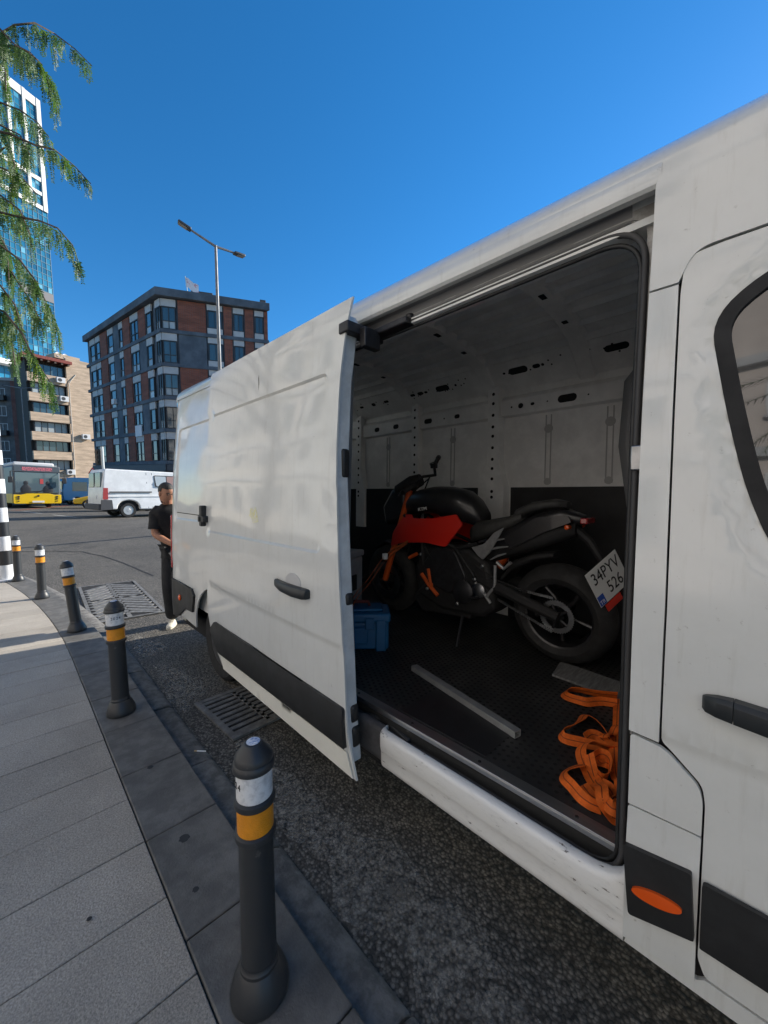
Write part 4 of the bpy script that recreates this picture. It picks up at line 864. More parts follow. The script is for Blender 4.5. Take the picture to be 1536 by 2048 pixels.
mb.build('tube', mat('dull_aluminium', (.38, .39, .39), .5, .6, var=.2, vscale=12), ab, 0, bev=.0015)
# grey board under the wheel
bd = empty('loose_board', (2.40, .66, FLZ), 'short weathered grey board lying beside the motorcycle wheel', 'board')
Q = [atZ(1104, 1348, FLZ+.014), atZ(1122, 1322, FLZ+.014), atZ(1275, 1375, FLZ+.014), atZ(1275, 1410, FLZ+.014)]
MB().prism([(q.x-2.40, q.y-.66) for q in Q], lambda x, y: (x, y, .001), lambda x, y: (x, y, .014)).build('plank', mat('weathered_wood', (.20, .20, .195), .8, var=.4, vscale=8, stretch=(1, 8, 1), bump=.4, bscale=40), bd, bev=.002)

# ------------------------------------------------------------------ drains, litter
IRON = mat('cast_iron', (.24, .235, .225), .6, .35, var=.4, vscale=14, bump=.2, bscale=90)
def drain(label, cx_, cy_, w_, l_, yaw, bars, nm='drain_cover', two=True):
    o = empty(nm, (cx_, cy_, .004), label, 'drain cover'); o.rotation_euler = (0, 0, yaw)
    hw, hl = w_/2, l_/2; zt = .014
    f = MB(); f.box(-hw, hw, -hl, -hl+.04, 0, zt); f.box(-hw, hw, hl-.04, hl, 0, zt); f.box(-hw, -hw+.04, -hl+.04, hl-.04, 0, zt); f.box(hw-.04, hw, -hl+.04, hl-.04, 0, zt)
    f.build('frame', IRON, o)
    MB().box(-hw+.03, hw-.03, -hl+.03, hl-.03, 0, .002).build('pit', DARKIN, o)
    for (x0, y0, x1, y1, wd) in bars:
        a = Vector((x0, y0)); b = Vector((x1, y1)); t = (b-a).normalized(); n = Vector((-t.y, t.x))*wd/2
        MB().prism([tuple(a-n), tuple(b-n), tuple(b+n), tuple(a+n)], lambda x, y: (x, y, .002), lambda x, y: (x, y, zt-.002)).build('bar', IRON, o, bev=.002)
    return o
bars = [(-.27, -.25+i*.062, .27, -.25+i*.062, .034) for i in range(9)]+[(-.02, -.27, -.02, .27, .03), (-.02+.16, -.27, .16-.02, .0, .03)]
drain('cast iron drain cover partly under the open van door', 1.28, 2.70, .60, .62, R(3), bars)
bars = []
for i in range(13):
    t = -1.0+i*.165
    bars += [(-.34, t-.22, -.02, t+.1, .088), (.02, t+.1, .34, t-.22, .088)]
bars = [(a, max(-1.12, min(1.12, b)), c_, max(-1.12, min(1.12, d)), w_) for a, b, c_, d, w_ in bars]+[(0, -1.15, 0, 1.15, .05), (-.35, 0, .35, 0, .06)]
dr = drain('wide slotted storm drain grating set in the road behind the leaning bollard', 1.15, 6.85, .80, 2.4, R(-3), bars, 'storm_drain')
dr.location.z = gz(1.15, 6.85)+.006
cg = empty('cigarette_butt', (.80, 2.33, .046), 'white cigarette butt lying in the gutter', 'litter'); cg.rotation_euler = (0, 0, R(-48))
cg.location = (.79, 2.36, .042)
MB().tube([(-.018, 0, .004), (.035, 0, .004)], .004, 8).build('paper', mat('white_paper', (.8, .8, .78), .8), cg)
MB().tube([(-.035, 0, .004), (-.018, 0, .004)], .0042, 8).build('filter', mat('filter_tan', (.6, .42, .2), .8), cg)

# ------------------------------------------------------------------ facade kit
def frame_mw(o, ux):                               # building-local: u along facade, v outwards (towards the viewer), z up
    return o
class Facade:
    """places boxes on a wall plane: u along, v outward, z up, in the parent's local space"""
    def __init__(s, parent, org, ang): s.p = parent; s.M = Matrix.Translation(org) @ Matrix.Rotation(ang, 4, 'Z')
    def box(s, nm, ma, u0, u1, z0, z1, v0, v1, par=None, bev=0):
        return MB().box(u0, u1, -v1, -v0, z0, z1, s.M).build(nm, ma, par or s.p, bev=bev)
    def window(s, u0, u1, z0, z1, fm, gm, mull=(), trans=(), v=0., fw=.06, dep=.16, nm='window', sill=None, frost=None):
        fr = MB()
        for a in ((u0, u0+fw, z0, z1), (u1-fw, u1, z0, z1), (u0+fw, u1-fw, z0, z0+fw), (u0+fw, u1-fw, z1-fw, z1)): fr.box(a[0], a[1], -(v+.03), -(v-dep), a[2], a[3], s.M)
        o = fr.build(nm, fm, s.p)
        us = [u0+fw]+[u0+(u1-u0)*m for m in mull]+[u1-fw]; zs = [z0+fw]+[z0+(z1-z0)*t for t in trans]+[z1-fw]
        for i in range(len(us)-1):
            for j in range(len(zs)-1):
                g = gm if not frost or j else frost
                MB().box(us[i]+(.025 if i else 0), us[i+1]-(.025 if i < len(us)-2 else 0), v*-1+.04, v*-1+.06, zs[j]+(.025 if j else 0), zs[j+1]-(.025 if j < len(zs)-2 else 0), s.M).build('pane', g, o)
        for m in mull: MB().box(u0+(u1-u0)*m-.025, u0+(u1-u0)*m+.025, -(v+.02), -(v-.08), z0+fw, z1-fw, s.M).build('mullion', fm, o)
        for t in trans: MB().box(u0+fw, u1-fw, -(v+.015), -(v-.08), z0+(z1-z0)*t-.025, z0+(z1-z0)*t+.025, s.M).build('transom', fm, o)
        if sill: MB().box(u0-.05, u1+.05, -(v+.1), -v, z0-.07, z0-.001, s.M).build('sill', sill, o)
        return o
PANE = mat('window_glass', (.04, .07, .09), .05, spec=.9, rnd=.5)
PANE2 = mat('blind_glass', (.32, .35, .36), .2, rnd=.4)
FRD = mat('dark_frame', (.03, .032, .036), .5)
FRW = mat('white_frame', (.6, .6, .6), .5)
GREYR = mat('grey_render', (.105, .125, .15), .8, var=.3, vscale=.9, dark=(.07, .085, .105))
LIGHTP = mat('light_panel', (.46, .46, .46), .7, var=.12, vscale=2)
def brick_mat(name, c1, c2, mort, sx_=3.2):
    ma = bpy.data.materials.new(name); ma.use_nodes = True; n = ma.node_tree.nodes; l = ma.node_tree.links; b = n['Principled BSDF']
    tc = n.new('ShaderNodeTexCoord'); ge = n.new('ShaderNodeNewGeometry'); sp = n.new('ShaderNodeSeparateXYZ'); l.new(tc.outputs['Object'], sp.inputs[0])
    ad = n.new('ShaderNodeMath'); ad.operation = 'ADD'; l.new(sp.outputs['X'], ad.inputs[0]); l.new(sp.outputs['Y'], ad.inputs[1])
    cb = n.new('ShaderNodeCombineXYZ'); l.new(ad.outputs[0], cb.inputs['X']); l.new(sp.outputs['Z'], cb.inputs['Y'])
    br = n.new('ShaderNodeTexBrick'); br.inputs['Scale'].default_value = sx_; br.inputs['Color1'].default_value = (*c1, 1); br.inputs['Color2'].default_value = (*c2, 1); br.inputs['Mortar'].default_value = (*mort, 1); br.inputs['Mortar Size'].default_value = .025
    l.new(cb.outputs[0], br.inputs['Vector']); nz = n.new('ShaderNodeTexNoise'); nz.inputs['Scale'].default_value = 1.2; nz.inputs['Detail'].default_value = 6
    mp = n.new('ShaderNodeMapping'); mp.inputs['Scale'].default_value = (.5, .5, 3); l.new(tc.outputs['Object'], mp.inputs[0]); l.new(mp.outputs[0], nz.inputs['Vector'])
    mx = n.new('ShaderNodeMixRGB'); mx.blend_type = 'MULTIPLY'; mx.inputs[0].default_value = .6; r = n.new('ShaderNodeValToRGB'); r.color_ramp.elements[0].color = (.45, .45, .45, 1); r.color_ramp.elements[0].position = .35; r.color_ramp.elements[1].position = .65
    l.new(nz.outputs['Fac'], r.inputs['Fac']); l.new(br.outputs['Color'], mx.inputs[1]); l.new(r.outputs[0], mx.inputs[2]); l.new(mx.outputs[0], b.inputs['Base Color']); b.inputs['Roughness'].default_value = .9
    return ma
BRICK = brick_mat('red_brick', (.30, .085, .045), (.21, .06, .038), (.16, .12, .10))
TANB = brick_mat('tan_brick', (.62, .46, .33), (.55, .41, .29), (.48, .38, .28), 2.4)
BROWNR = mat('brown_render', (.16, .075, .065), .85, var=.25, vscale=1.5)

def ld(a, d): v = LT*a+HD*d; return Vector((v.x, v.y, 0))     # lateral / depth to world
def far_root(name, a, d, label, cat, group=None, ang=0.):
    p = ld(a, d); p.z = gz(p.x, p.y)-.25
    return empty(name, label=label, cat=cat, group=group, mw=Matrix.Translation(p) @ FARR @ Matrix.Rotation(ang, 4, 'Z'))
def dir_ang(da, dd): v = ld(da, dd); return math.atan2(v.y, v.x)

# ------------------------------------------------------------------ grey and red-brick corner building
bA = far_root('brick_building', -22.3, 40., 'six storey corner building of grey render and red brick panels', 'building')
bA.matrix_world = bA.matrix_world @ Matrix.Scale(1.212, 4)
angR = dir_ang(8.9, 3.0); angL = dir_ang(-14.3, 11.)
HT = 17.7; WR, WL = 8.4, 18.4
uR = Vector((math.cos(angR), math.sin(angR))); uL = Vector((math.cos(angL), math.sin(angL)))
foot = [Vector((0, 0)), uR*WR, uR*WR+uL*WL, uL*WL]
nR = Vector((uR.y, -uR.x)); nL = Vector((-uL.y, uL.x))
c_in = [Vector((0, 0))-(nR+nL)*.12, uR*WR-nR*.12, uR*WR+uL*WL, uL*WL-nL*.12]
MB().prism([tuple(p) for p in c_in], lambda x, y: (x, y, 0), lambda x, y: (x, y, HT-.35)).build('wall', GREYR, bA)
MB().prism([tuple(p) for p in [Vector((0, 0))+(nR+nL)*.28, uR*(WR+.2)+nR*.28, uR*WR+uL*WL, uL*(WL+.2)+nL*.28]], lambda x, y: (x, y, HT-.62), lambda x, y: (x, y, HT)).build('parapet', GREYR, bA, bev=.03)
fR = Facade(bA, (0, 0, 0), angR); fL = Facade(bA, tuple(uL.to_3d()*WL), angL+PI)     # left facade measured from its far end
FZ = [3.75+i*2.68 for i in range(5)]; FH = 2.68
random.seed(9)
def flr(fc, z, cols, i, W):
    for kind, u0, u1 in cols:
        if kind == 'brick': fc.box('brick_panel', BRICK, u0, u1, z+.16, z+FH-.14, -.12, .02)
        elif kind == 'grey': fc.box('render_panel', GREYR, u0, u1, z+.16, z+FH-.14, -.12, .0)
        elif kind in 'wn':
            fc.box('lintel_panel', LIGHTP, u0, u1, z+FH-.72, z+FH-.15, -.11, .012)
            fc.window(u0+.04, u1-.04, z+.18, z+FH-.73, FRD, PANE, mull=(.5,) if kind == 'w' else (), trans=(.36,), v=-.02, frost=random.choice([PANE2, PANE, PANE2]))
        elif kind == 'b':
            fc.box('lintel_panel', LIGHTP, u0, u1, z+FH-.60, z+FH-.15, -.11, .012); fc.box('apron_panel', LIGHTP, u0, u1, z+.16, z+.62, -.11, .012)
            fc.window(u0+.04, u1-.04, z+.63, z+FH-.61, FRD, PANE, mull=(.5,), v=-.02)
    fc.box('floor_band', GREYR, -.1, W+.1, z-.14, z+.15, -.1, .09)
k = WL/21.
colsR = lambda i: [('w', .06, 1.15), ('brick' if i != 3 else 'grey', 1.3, 3.4), ('b', 3.5, 4.7), ('brick', 4.8, 5.45), ('b', 5.55, 6.4), ('brick', 6.5, 7.2), ('b', 7.3, 8.05), ('brick', 8.1, WR)]
def colsL(i):
    c = [('w', 0.06, 1.1), ('n', 2.0, 3.3), ('brick' if i in (4, 2, 0) else 'grey', 3.4, 5.0), ('w', 5.1, 7.1), ('brick', 7.3, 9.1), ('n', 9.25, 10.3), ('grey', 10.4, 11.9), ('n', 12.0, 13.7), ('brick', 14, 16.1), ('n', 16.3, 17.8), ('n', 18.0, 19.8)]
    return [(t, WL-b*k, WL-a*k) for t, a, b in c]
for i, z in enumerate(FZ): flr(fR, z, colsR(i), i, WR); flr(fL, z, colsL(i), i, WL)
NAVY = mat('navy_sign', (.02, .06, .2), .5); BLKSIGN = mat('black_sign', (.02, .02, .022), .5)
def shops(fc, W, items):
    fc.box('shopfront_band', mat('shop_band', (.05, .06, .075), .6), 0, W, 3.05, 3.58, -.1, .16)
    for nm, ma, u0, u1, z0, z1, v in items: fc.box(nm, ma, u0, u1, z0, z1, -.05, v)
shops(fR, WR, [('shop_window', PANE, .3, 4.4, .3, 2.2, .0), ('shop_window', PANE, 4.8, 8.2, .3, 2.2, .0), ('shop_sign', BLKSIGN, .1, 4.2, 2.2, 3.0, .22)])
shops(fL, WL, [('shop_window', PANE, .4, 5.6, .3, 2.1, 0), ('shop_window', PANE, 6.2, 12, .3, 2.1, 0), ('shop_window', PANE, 12.4, 18, .3, 2.1, 0), ('shop_sign', BLKSIGN, 15.1, 18.3, 2.15, 3.04, .22), ('shop_sign', NAVY, 10.6, 14.9, 2.05, 3.04, .3), ('shop_sign', NAVY, 7.6, 10.3, 2.2, 3.0, .22), ('shop_sign', mat('olive_sign', (.3, .28, .12), .5), 5.2, 7.3, 2.3, 2.95, .2), ('shop_sign', mat('pale_sign', (.35, .33, .42), .5), 2.2, 5.0, 2.1, 2.95, .2)])
tmw = fL.M @ Matrix.Translation((16.9, -.225, 2.62)) @ Matrix.Rotation(PI/2, 4, 'X')
text('shop_lettering', 'COFFY', .62, tmw, mat('letter_white'), bA, .01); fL.box('cup_mark', mat('letter_white'), 15.45, 15.62, 2.42, 2.85, .2, .235)
fL.box('sign_stripe', mat('letter_white'), 11.3, 13.9, 2.62, 2.78, .28, .31)
MB().prism([tuple(uL*WL*.42+nL*.3), tuple(uL*WL*.22+nL*.3), tuple(uL*WL*.22+nL*1.5), tuple(uL*WL*.42+nL*1.5)], lambda x, y: (x, y, 1.95+.0*x), lambda x, y: (x, y, 2.03)).build('awning', NAVY, bA)
pz = HT
ch = MB().box(2.2, 3.9, 1.2, 2.0, pz, pz+.75, Matrix.Rotation(angR, 4, 'Z')).build('chimney', mat('chimney_brown', (.10, .085, .08), .8), bA, bev=.02)
MB().box(7.8, 8.3, .6, 1.3, pz, pz+.55, Matrix.Rotation(angR, 4, 'Z')).build('roof_vent', mat('chimney_brown'), bA, bev=.02)
fp = (uR*2.1).to_3d()+Vector((0, 0, pz)); MB().tube([fp, fp+Vector((-.15, 0, 1.25))], .03, 6).build('flag_pole', FRW, bA)
MB().loft([[fp+Vector((-.12+uR.x*t, uR.y*t, 1.2-.55*t+.05*math.sin(t*9)-h)) for h in (0, .75)] for t in (0, .2, .4, .6, .8, .95)], close=False).build('flag', mat('flag_cloth', (.75, .70, .72), .8, var=.6, vscale=3, dark=(.55, .10, .12), vlo=.3, vhi=.45), bA)
for u, i in ((WL-6.1*k, 1), ): fL.box('banner', mat('white_banner', (.65, .65, .66), .7), u-.7, u+.75, FZ[i]-.25, FZ[i]+.75, .05, .11)
fL.box('air_conditioner', FRW, WL-12.6*k, WL-11.8*k, FZ[2]+.5, FZ[2]+1.0, .0, .3, bev=.02)

# ------------------------------------------------------------------ tan apartment block with banded balconies
bB = far_root('apartment_block', -55.6, 62., 'tan brick apartment block with banded balconies and red roof canopy', 'building')
angF = dir_ang(.468, .88); angS = angF; angD = dir_ang(-9.9, 8.)
WF, WS, WD = 5.0, 6.6, 12.7; HB = 23.3
uF = Vector((math.cos(angF), math.sin(angF))); uS = Vector((math.cos(angS), math.sin(angS))); uD = Vector((math.cos(angD), math.sin(angD)))
nF = Vector((uF.y, -uF.x)); nD = Vector((-uD.y, uD.x)); nS = Vector((uS.y, -uS.x))
pB = [-nF*.9, uF*(WF+WS)-nF*.9, uF*(WF+WS)-nF*8, uD*WD-nF*.9, ]
MB().prism([tuple(p) for p in pB], lambda x, y: (x, y, 0), lambda x, y: (x, y, HB)).build('core_wall', mat('dark_core', (.05, .045, .04), .8), bB)
fF = Facade(bB, (0, 0, 0), angF); fS = Facade(bB, tuple((uF*WF).to_3d()), angS); fD = Facade(bB, tuple((uD*WD).to_3d()), angD+PI)
fS.box('side_wall', TANB, 0, WS, 3.2, HB+.2, -.3, .15); fS.box('lower_side_wall', mat('grey_cement', (.25, .23, .21), .85), 0, WS, 0, 3.2, -.3, .1)
BDK = mat('brown_window_frame', (.06, .035, .025), .6); CON = mat('grey_panel', (.33, .32, .33), .8)
for i in range(6):
    z = 3.6+i*3.05
    fF.box('balcony_parapet', TANB, -.2, WF+.12, z, z+1.32, -.2, .25 if i < 5 else .15)
    fF.window(.3, WF-.1, z+1.36, z+2.98, BDK if i < 5 else FRD, PANE if i % 2 or i == 5 else PANE2, mull=(.24, .42, .62, .82), v=-.55, dep=.1)
    fF.box('floor_soffit', mat('soffit', (.12, .10, .09), .8), -.1, WF+.05, z-.08, z-.001, -.7, .2)
    fD.box('corner_panel', CON, WD*.15, WD, z, z+1.3, -.2, .12); fD.window(WD*.45, WD-.3, z+1.36, z+2.9, FRD, PANE, mull=(.3, .65), v=-.3, dep=.1)
fD.box('side_render', BROWNR, -3.0, WD*.4, 0, HB-4.5, -.3, .14)
for i in range(6):
    z = 4.1+i*3.05
    fS.box('side_balcony', mat('red_rail', (.22, .05, .035), .7), WS-1.2, WS+.1, z, z+1.1, .1, .9); fS.window(WS-1.1, WS, z+1.2, z+2.7, FRD, PANE, v=.16, dep=.05)
RTL = mat('red_roof_tile', (.27, .065, .05), .8, var=.3, vscale=4)
MB().prism([tuple(q) for q in [uD*5+nD*1.2, -(uF*.9)+nF*.9, uF*(WF+.6)+nF*.9, uF*(WF+.5)-nF*3, uD*5-nF*3]], lambda x, y: (x, y, HB-.9), lambda x, y: (x, y, HB-.42)).build('roof_canopy', RTL, bB, bev=.03)
for i in range(7): fF.box('rafter', BDK, -.4+i*.9, -.15+i*.9, HB-1.2, HB-.91, -.3, .8)
for u, z in ((3.4, 3.6+5*3.05+.35), (3.7, 3.6+4*3.05+.45), (3.9, 3.6+.6), (WF+1.5, 3.6+2.2*3.05)):
    a_ = fF.box('air_conditioner', FRW, u, u+1.15, z, z+.85, .26, .72, bev=.02)
    MB().lathe([(.28, 0), (.28, .02), (0, .021)], 20, fF.M @ Matrix.Translation((u+.42, -.721, z+.43)) @ Matrix.Rotation(PI/2, 4, 'X')).build('fan_grille', FRD, a_)
MB().tube([fF.M @ Vector((WF+.2, -.3, 3.2)), fF.M @ Vector((WF+.2, -.3, HB-4)), fF.M @ Vector((WF+.5, -.3, HB-3.4)), fF.M @ Vector((WF+1.3, -.2, HB-2.3))], .07, 6).build('drain_pipe', mat('pipe_cream', (.5, .45, .38), .7), bB)
fF.box('yellow_shop_sign', mat('yellow_sign', (.72, .52, .01), .5), 1.6, 3.6, 2.3, 3.3, .3, .5)
fF.box('hanging_sign', mat('yellow_sign'), 3.9, 4.5, .9, 1.9, .3, .5); fF.box('sign_letters', BDK, 1.9, 3.3, 2.68, 2.92, .49, .52)
fF.box('shopfront', PANE, .2, WF, .2, 2.2, -.2, .05)
for i, (u, z) in enumerate(((4.6, HB+.75), (5.6, HB+.7), (6.8, HB+.5))):
    MB().lathe([(0, 0), (.2, .03), (.38, .12), (.42, .17), (.36, .13), (0, .02)], 18, fF.M @ Matrix.Translation((u, 1.2, z)) @ Matrix.Rotation(R(70), 4, 'X')).build('satellite_dish', FRW, bB)
    MB().tube([fF.M @ Vector((u, 1.2, HB-.5)), fF.M @ Vector((u, 1.2, z))], .04, 6).build('dish_mast', STEEL, bB)
fS.box('roof_hut', TANB, -1, 2.6, HB+.2, HB+.9, -4, -1)

# grey block at the left edge
bC = far_root('grey_apartment_block', -70.5, 68., 'dull grey apartment block with small white framed windows at the left edge', 'building')
angC = dir_ang(10.5, 1.5); fC = Facade(bC, (0, 0, 0), angC); HC = 20.6
fC.box('wall', mat('dull_render', (.13, .13, .135), .85, var=.3, vscale=1), -6, 7.2, 0, HC, -6, 0); fC.box('end_wall', BROWNR, 5.6, 9.6, 0, HC, -6, .06)
for i in range(6):
    for j, u in enumerate((-4.4, -1.2, 1.0, 3.2)):
        z = 2.6+i*3.0; fC.window(u, u+1.5, z, z+1.7, FRW, PANE, mull=(.5,), v=.02, sill=CON)
        if (i+j) % 2 == 0: fC.box('railing', FRD, u-.2, u+1.7, z-.4, z+.5, .1, .75)
fC.box('parapet', CON, -6, 9.7, HC, HC+.5, -6, .2)

# glass tower
bT = far_root('glass_tower', -106.6, 130., 'tall blue glass tower with white framed top seen behind the tree', 'tower')
angT = dir_ang(-3.7, -12.0); WT = 40.; HTW = 121.; ZW = 89.
def curtain():
    ma = bpy.data.materials.new('curtain_glass'); ma.use_nodes = True; n = ma.node_tree.nodes; l = ma.node_tree.links; b = n['Principled BSDF']
    tc = n.new('ShaderNodeTexCoord'); sp = n.new('ShaderNodeSeparateXYZ'); l.new(tc.outputs['Object'], sp.inputs[0]); ad = n.new('ShaderNodeVectorMath'); ad.operation = 'DOT_PRODUCT'
    ad.inputs[1].default_value = (math.cos(angT), math.sin(angT), 0); l.new(tc.outputs['Object'], ad.inputs[0])
    cb = n.new('ShaderNodeCombineXYZ')
    def q(src, s):
        m1 = n.new('ShaderNodeMath'); m1.operation = 'MULTIPLY'; m1.inputs[1].default_value = s; l.new(src, m1.inputs[0]); m2 = n.new('ShaderNodeMath'); m2.operation = 'FLOOR'; l.new(m1.outputs[0], m2.inputs[0]); return m2.outputs[0]
    l.new(q(ad.outputs['Value'], 1/1.33), cb.inputs['X']); l.new(q(sp.outputs['Z'], 1/1.75), cb.inputs['Y'])
    wn = n.new('ShaderNodeTexWhiteNoise'); l.new(cb.outputs[0], wn.inputs['Vector']); r = n.new('ShaderNodeValToRGB'); e = r.color_ramp.elements
    e[0].color = (.010, .10, .19, 1); e[1].position = .9; e[1].color = (.03, .22, .36, 1); k_ = e.new(.95); k_.color = (.15, .42, .55, 1); l.new(wn.outputs['Value'], r.inputs['Fac'])
    l.new(r.outputs[0], b.inputs['Base Color']); b.inputs['Roughness'].default_value = .12; b.inputs['Specular IOR Level'].default_value = .8; return ma
CUR = curtain(); TWH = mat('white_cladding', (.72, .70, .66), .6); MUL = mat('blue_mullion', (.03, .16, .25), .4)
fT = Facade(bT, (0, 0, 0), angT+PI); fT.M = Matrix.Translation((math.cos(angT)*WT, math.sin(angT)*WT, 0)) @ Matrix.Rotation(angT+PI, 4, 'Z')
fT.box('core', CUR, 0, WT, 0, HTW-1, -26, 0)
g = MB()
for i in range(31): u = WT-i*1.33; g.box(u-.05, u+.05, -.12, 0, 0, ZW, fT.M)
for i in range(51): g.box(0, WT, -.12, 0, i*1.75-.05, i*1.75+.05, fT.M)
tag(g.build('mullion_grid', MUL, bT, 0), kind='stuff')
for i in range(10): u = WT-i*4.; fT.box('white_pier', TWH, u-(1.1 if i == 0 else .75), u+.0, ZW, HTW, -.2, .5)
for z, h in ((ZW, 1.2), (ZW+4.2, 1.0), (ZW+8.2, 1.2), (HTW-2.4, 2.4)): fT.box('white_band', TWH, 0, WT, z, z+h, -.2, .35)
g = MB()
for i in range(31): u = WT-i*1.33; g.box(u-.05, u+.05, -.08, 0, ZW, HTW-2, fT.M)
for i in range(18): g.box(0, WT, -.08, 0, ZW+i*1.75-.06, ZW+i*1.75+.06, fT.M)
tag(g.build('upper_mullion_grid', MUL, bT, 0), kind='stuff')
fT.box('grey_plant_floor', mat('plant_grey', (.16, .16, .17), .7), WT-9, WT, 62., 64.6, .0, .2)
for z in (28, 33.5, 39): fT.box('white_ledge', TWH, 0, WT-2, z, z+1.4, 0, 3.)
fT.box('roof_house', TWH, WT-16, WT-6, HTW, HTW+4, -14, -3)

# ------------------------------------------------------------------ street lamps
GALV = mat('galvanised_steel', (.20, .205, .21), .5, .4, var=.2, vscale=6)
def lamp(label, px, d, h, arms, grp='double armed street lamps'):
    p = far_at(px, d); p.z -= .1
    o = empty('street_lamp', label=label, cat='street lamp', group=grp, mw=Matrix.Translation(p) @ FARR)
    MB().tube([(0, 0, 0), (0, 0, h*.5), (0, 0, h)], [.075, .058, .04], 12).build('pole', GALV, o)
    MB().lathe([(.16, 0), (.16, .15), (.1, .4)], 14).build('base', GALV, o)
    for (dx, dy, dz) in arms:
        e_ = Vector((dx, dy, h+dz)); s_ = Vector((0, 0, h-.03)); MB().tube([s_, e_], [.04, .03], 8).build('arm', GALV, o)
        t = (e_-s_).normalized(); q = t.to_track_quat('X', 'Z').to_matrix().to_4x4()
        hd = MB().box(-.04, .34, -.10, .10, -.04, .04, Matrix.Translation(e_) @ q).build('lamp_head', mat('lamp_grey', (.05, .052, .055), .5), o, bev=.03)
        MB().box(.06, .31, -.08, .08, -.048, -.041, Matrix.Translation(e_) @ q).build('lens', mat('lamp_lens', (.25, .23, .2), .3), hd)
    return o
def arm(da, dd, l_, dz): v = ld(da, dd).normalized()*l_; return (v.x, v.y, dz)
lamp('tall double armed street lamp rising behind the white van', 450, 13., 9.12, [arm(-.85, -.5, .72, .26), arm(.6, .75, .66, .05)])
lamp('more distant double armed street lamp standing behind the bus', 62, 38., 11.2, [arm(-.9, .2, 2.2, .35), arm(.95, .1, 1.9, .1)])

# traffic light and warning sign by the crossing
p = far_at(212, 24.5); tl = empty('traffic_light', label='black traffic light head on a white pole behind the far van', cat='traffic light', mw=Matrix.Translation(p) @ FARR)
MB().tube([(0, 0, 0), (0, 0, 4.0)], .075, 12).build('pole', FRW, tl)
v = ld(-1, .2).normalized()
hd = MB().box(-.42, -.12, -.15, .15, 2.85, 3.85, Matrix.Rotation(math.atan2(-v.y, -v.x), 4, 'Z')).build('signal_head', BLKSIGN, tl, bev=.03)
for z in (3.05, 3.35, 3.65): MB().lathe([(.1, 0), (.1, .05), (0, .051)], 16, Matrix.Rotation(math.atan2(-v.y, -v.x), 4, 'Z') @ Matrix.Translation((-.27, -.15, z)) @ Matrix.Rotation(PI/2, 4, 'X')).build('signal_lens', mat('dark_lens', (.03, .015, .012), .3), hd)
p = far_at(190, 30.); ws = empty('warning_sign', label='red and white triangular warning sign beside the traffic light', cat='road sign', mw=Matrix.Translation(p) @ FARR)
MB().tube([(0, 0, 0), (0, 0, 2.7)], .04, 8).build('post', GALV, ws)
af = math.atan2(-(ld(.6, -.8).x), ld(.6, -.8).y); MR = Matrix.Rotation(af+PI, 4, 'Z')
for r_, ma, v0 in ((.34, mat('sign_red', (.55, .03, .025), .5), .0), (.22, FRW, .012)):
    MB().prism([(r_*math.cos(R(a)), r_*math.sin(R(a))) for a in (90, 210, 330)], lambda x, z, v0=v0: MR @ Vector((x, -.05-v0, 2.75+z)), lambda x, z, v0=v0: MR @ Vector((x, -.04-v0, 2.75+z))).build('triangle_face', ma, ws)
MB().box(-.02, .02, -.07, -.055, 2.70, 2.84, MR).build('exclamation_mark', INK, ws)
p = far_at(14, 30.); p += ld(-1.3, 0)
ds_ = empty('direction_sign', label='white direction sign panel with a green strip at the left edge', cat='road sign', mw=Matrix.Translation(p) @ FARR)
MB().tube([(0, 0, 0), (0, 0, 5.4)], .08, 10).build('post', FRW, ds_)
MR2 = Matrix.Rotation(math.atan2(ld(1, -.15).y, ld(1, -.15).x), 4, 'Z')
MB().box(-1.6, 1.35, -.1, -.06, 3.35, 5.5, MR2).build('panel', mat('sign_white', (.5, .51, .52), .5), ds_, bev=.02)
MB().box(-1.2, .75, -.115, -.101, 4.45, 4.95, MR2).build('green_strip', mat('sign_green', (.01, .16, .07), .5), ds_)
MB().prism([(.85, 4.75), (1.0, 4.75), (1.15, 4.95), (1.1, 5.0), (1.3, 5.05), (1.25, 4.85), (1.2, 4.9), (1.02, 4.65), (.85, 4.65)], lambda x, z: MR2 @ Vector((x, -.101, z)), lambda x, z: MR2 @ Vector((x, -.112, z))).build('arrow', INK, ds_)

# ------------------------------------------------------------------ vehicles on the crossing
def vwheel(o, x, y, r, w_, rimc, s):
    e_ = empty('wheel', (x, y, r)); e_.parent = o; e_.rotation_euler = (PI/2*s, 0, 0)
    MB().lathe([(r*.62, -w_/2), (r*.93, -w_/2), (r, -w_*.3), (r, w_*.3), (r*.93, w_/2), (r*.62, w_/2), (r*.62, -w_/2)], 28).build('tyre', RUBBER, e_)
    MB().lathe([(r*.63, w_*.42), (r*.55, w_*.30), (r*.42, w_*.36), (r*.28, w_*.36), (r*.2, w_*.46), (0, w_*.46)], 24).build('rim', rimc, e_)
    for k in range(5): MB().lathe([(r*.075, 0), (r*.07, .012), (0, .013)], 10, Matrix.Translation((r*.34*math.cos(k*1.2566), r*.34*math.sin(k*1.2566), w_*.355))).build('rim_hole', DARKIN, e_)
SILV = mat('wheel_silver', (.5, .5, .5), .4, .5)
def far_vehicle(name, x, y, yaw, label, cat, group=None):
    return tag_mw(empty(name, label=label, cat=cat, group=group, mw=Matrix.Translation((x, y, gz(x, y))) @ Matrix.Rotation(yaw, 4, 'Z')))
def tag_mw(o): return o
WV = mat('old_white_paint', (.78, .78, .77), .4, coat=.2, var=.12, vscale=3)
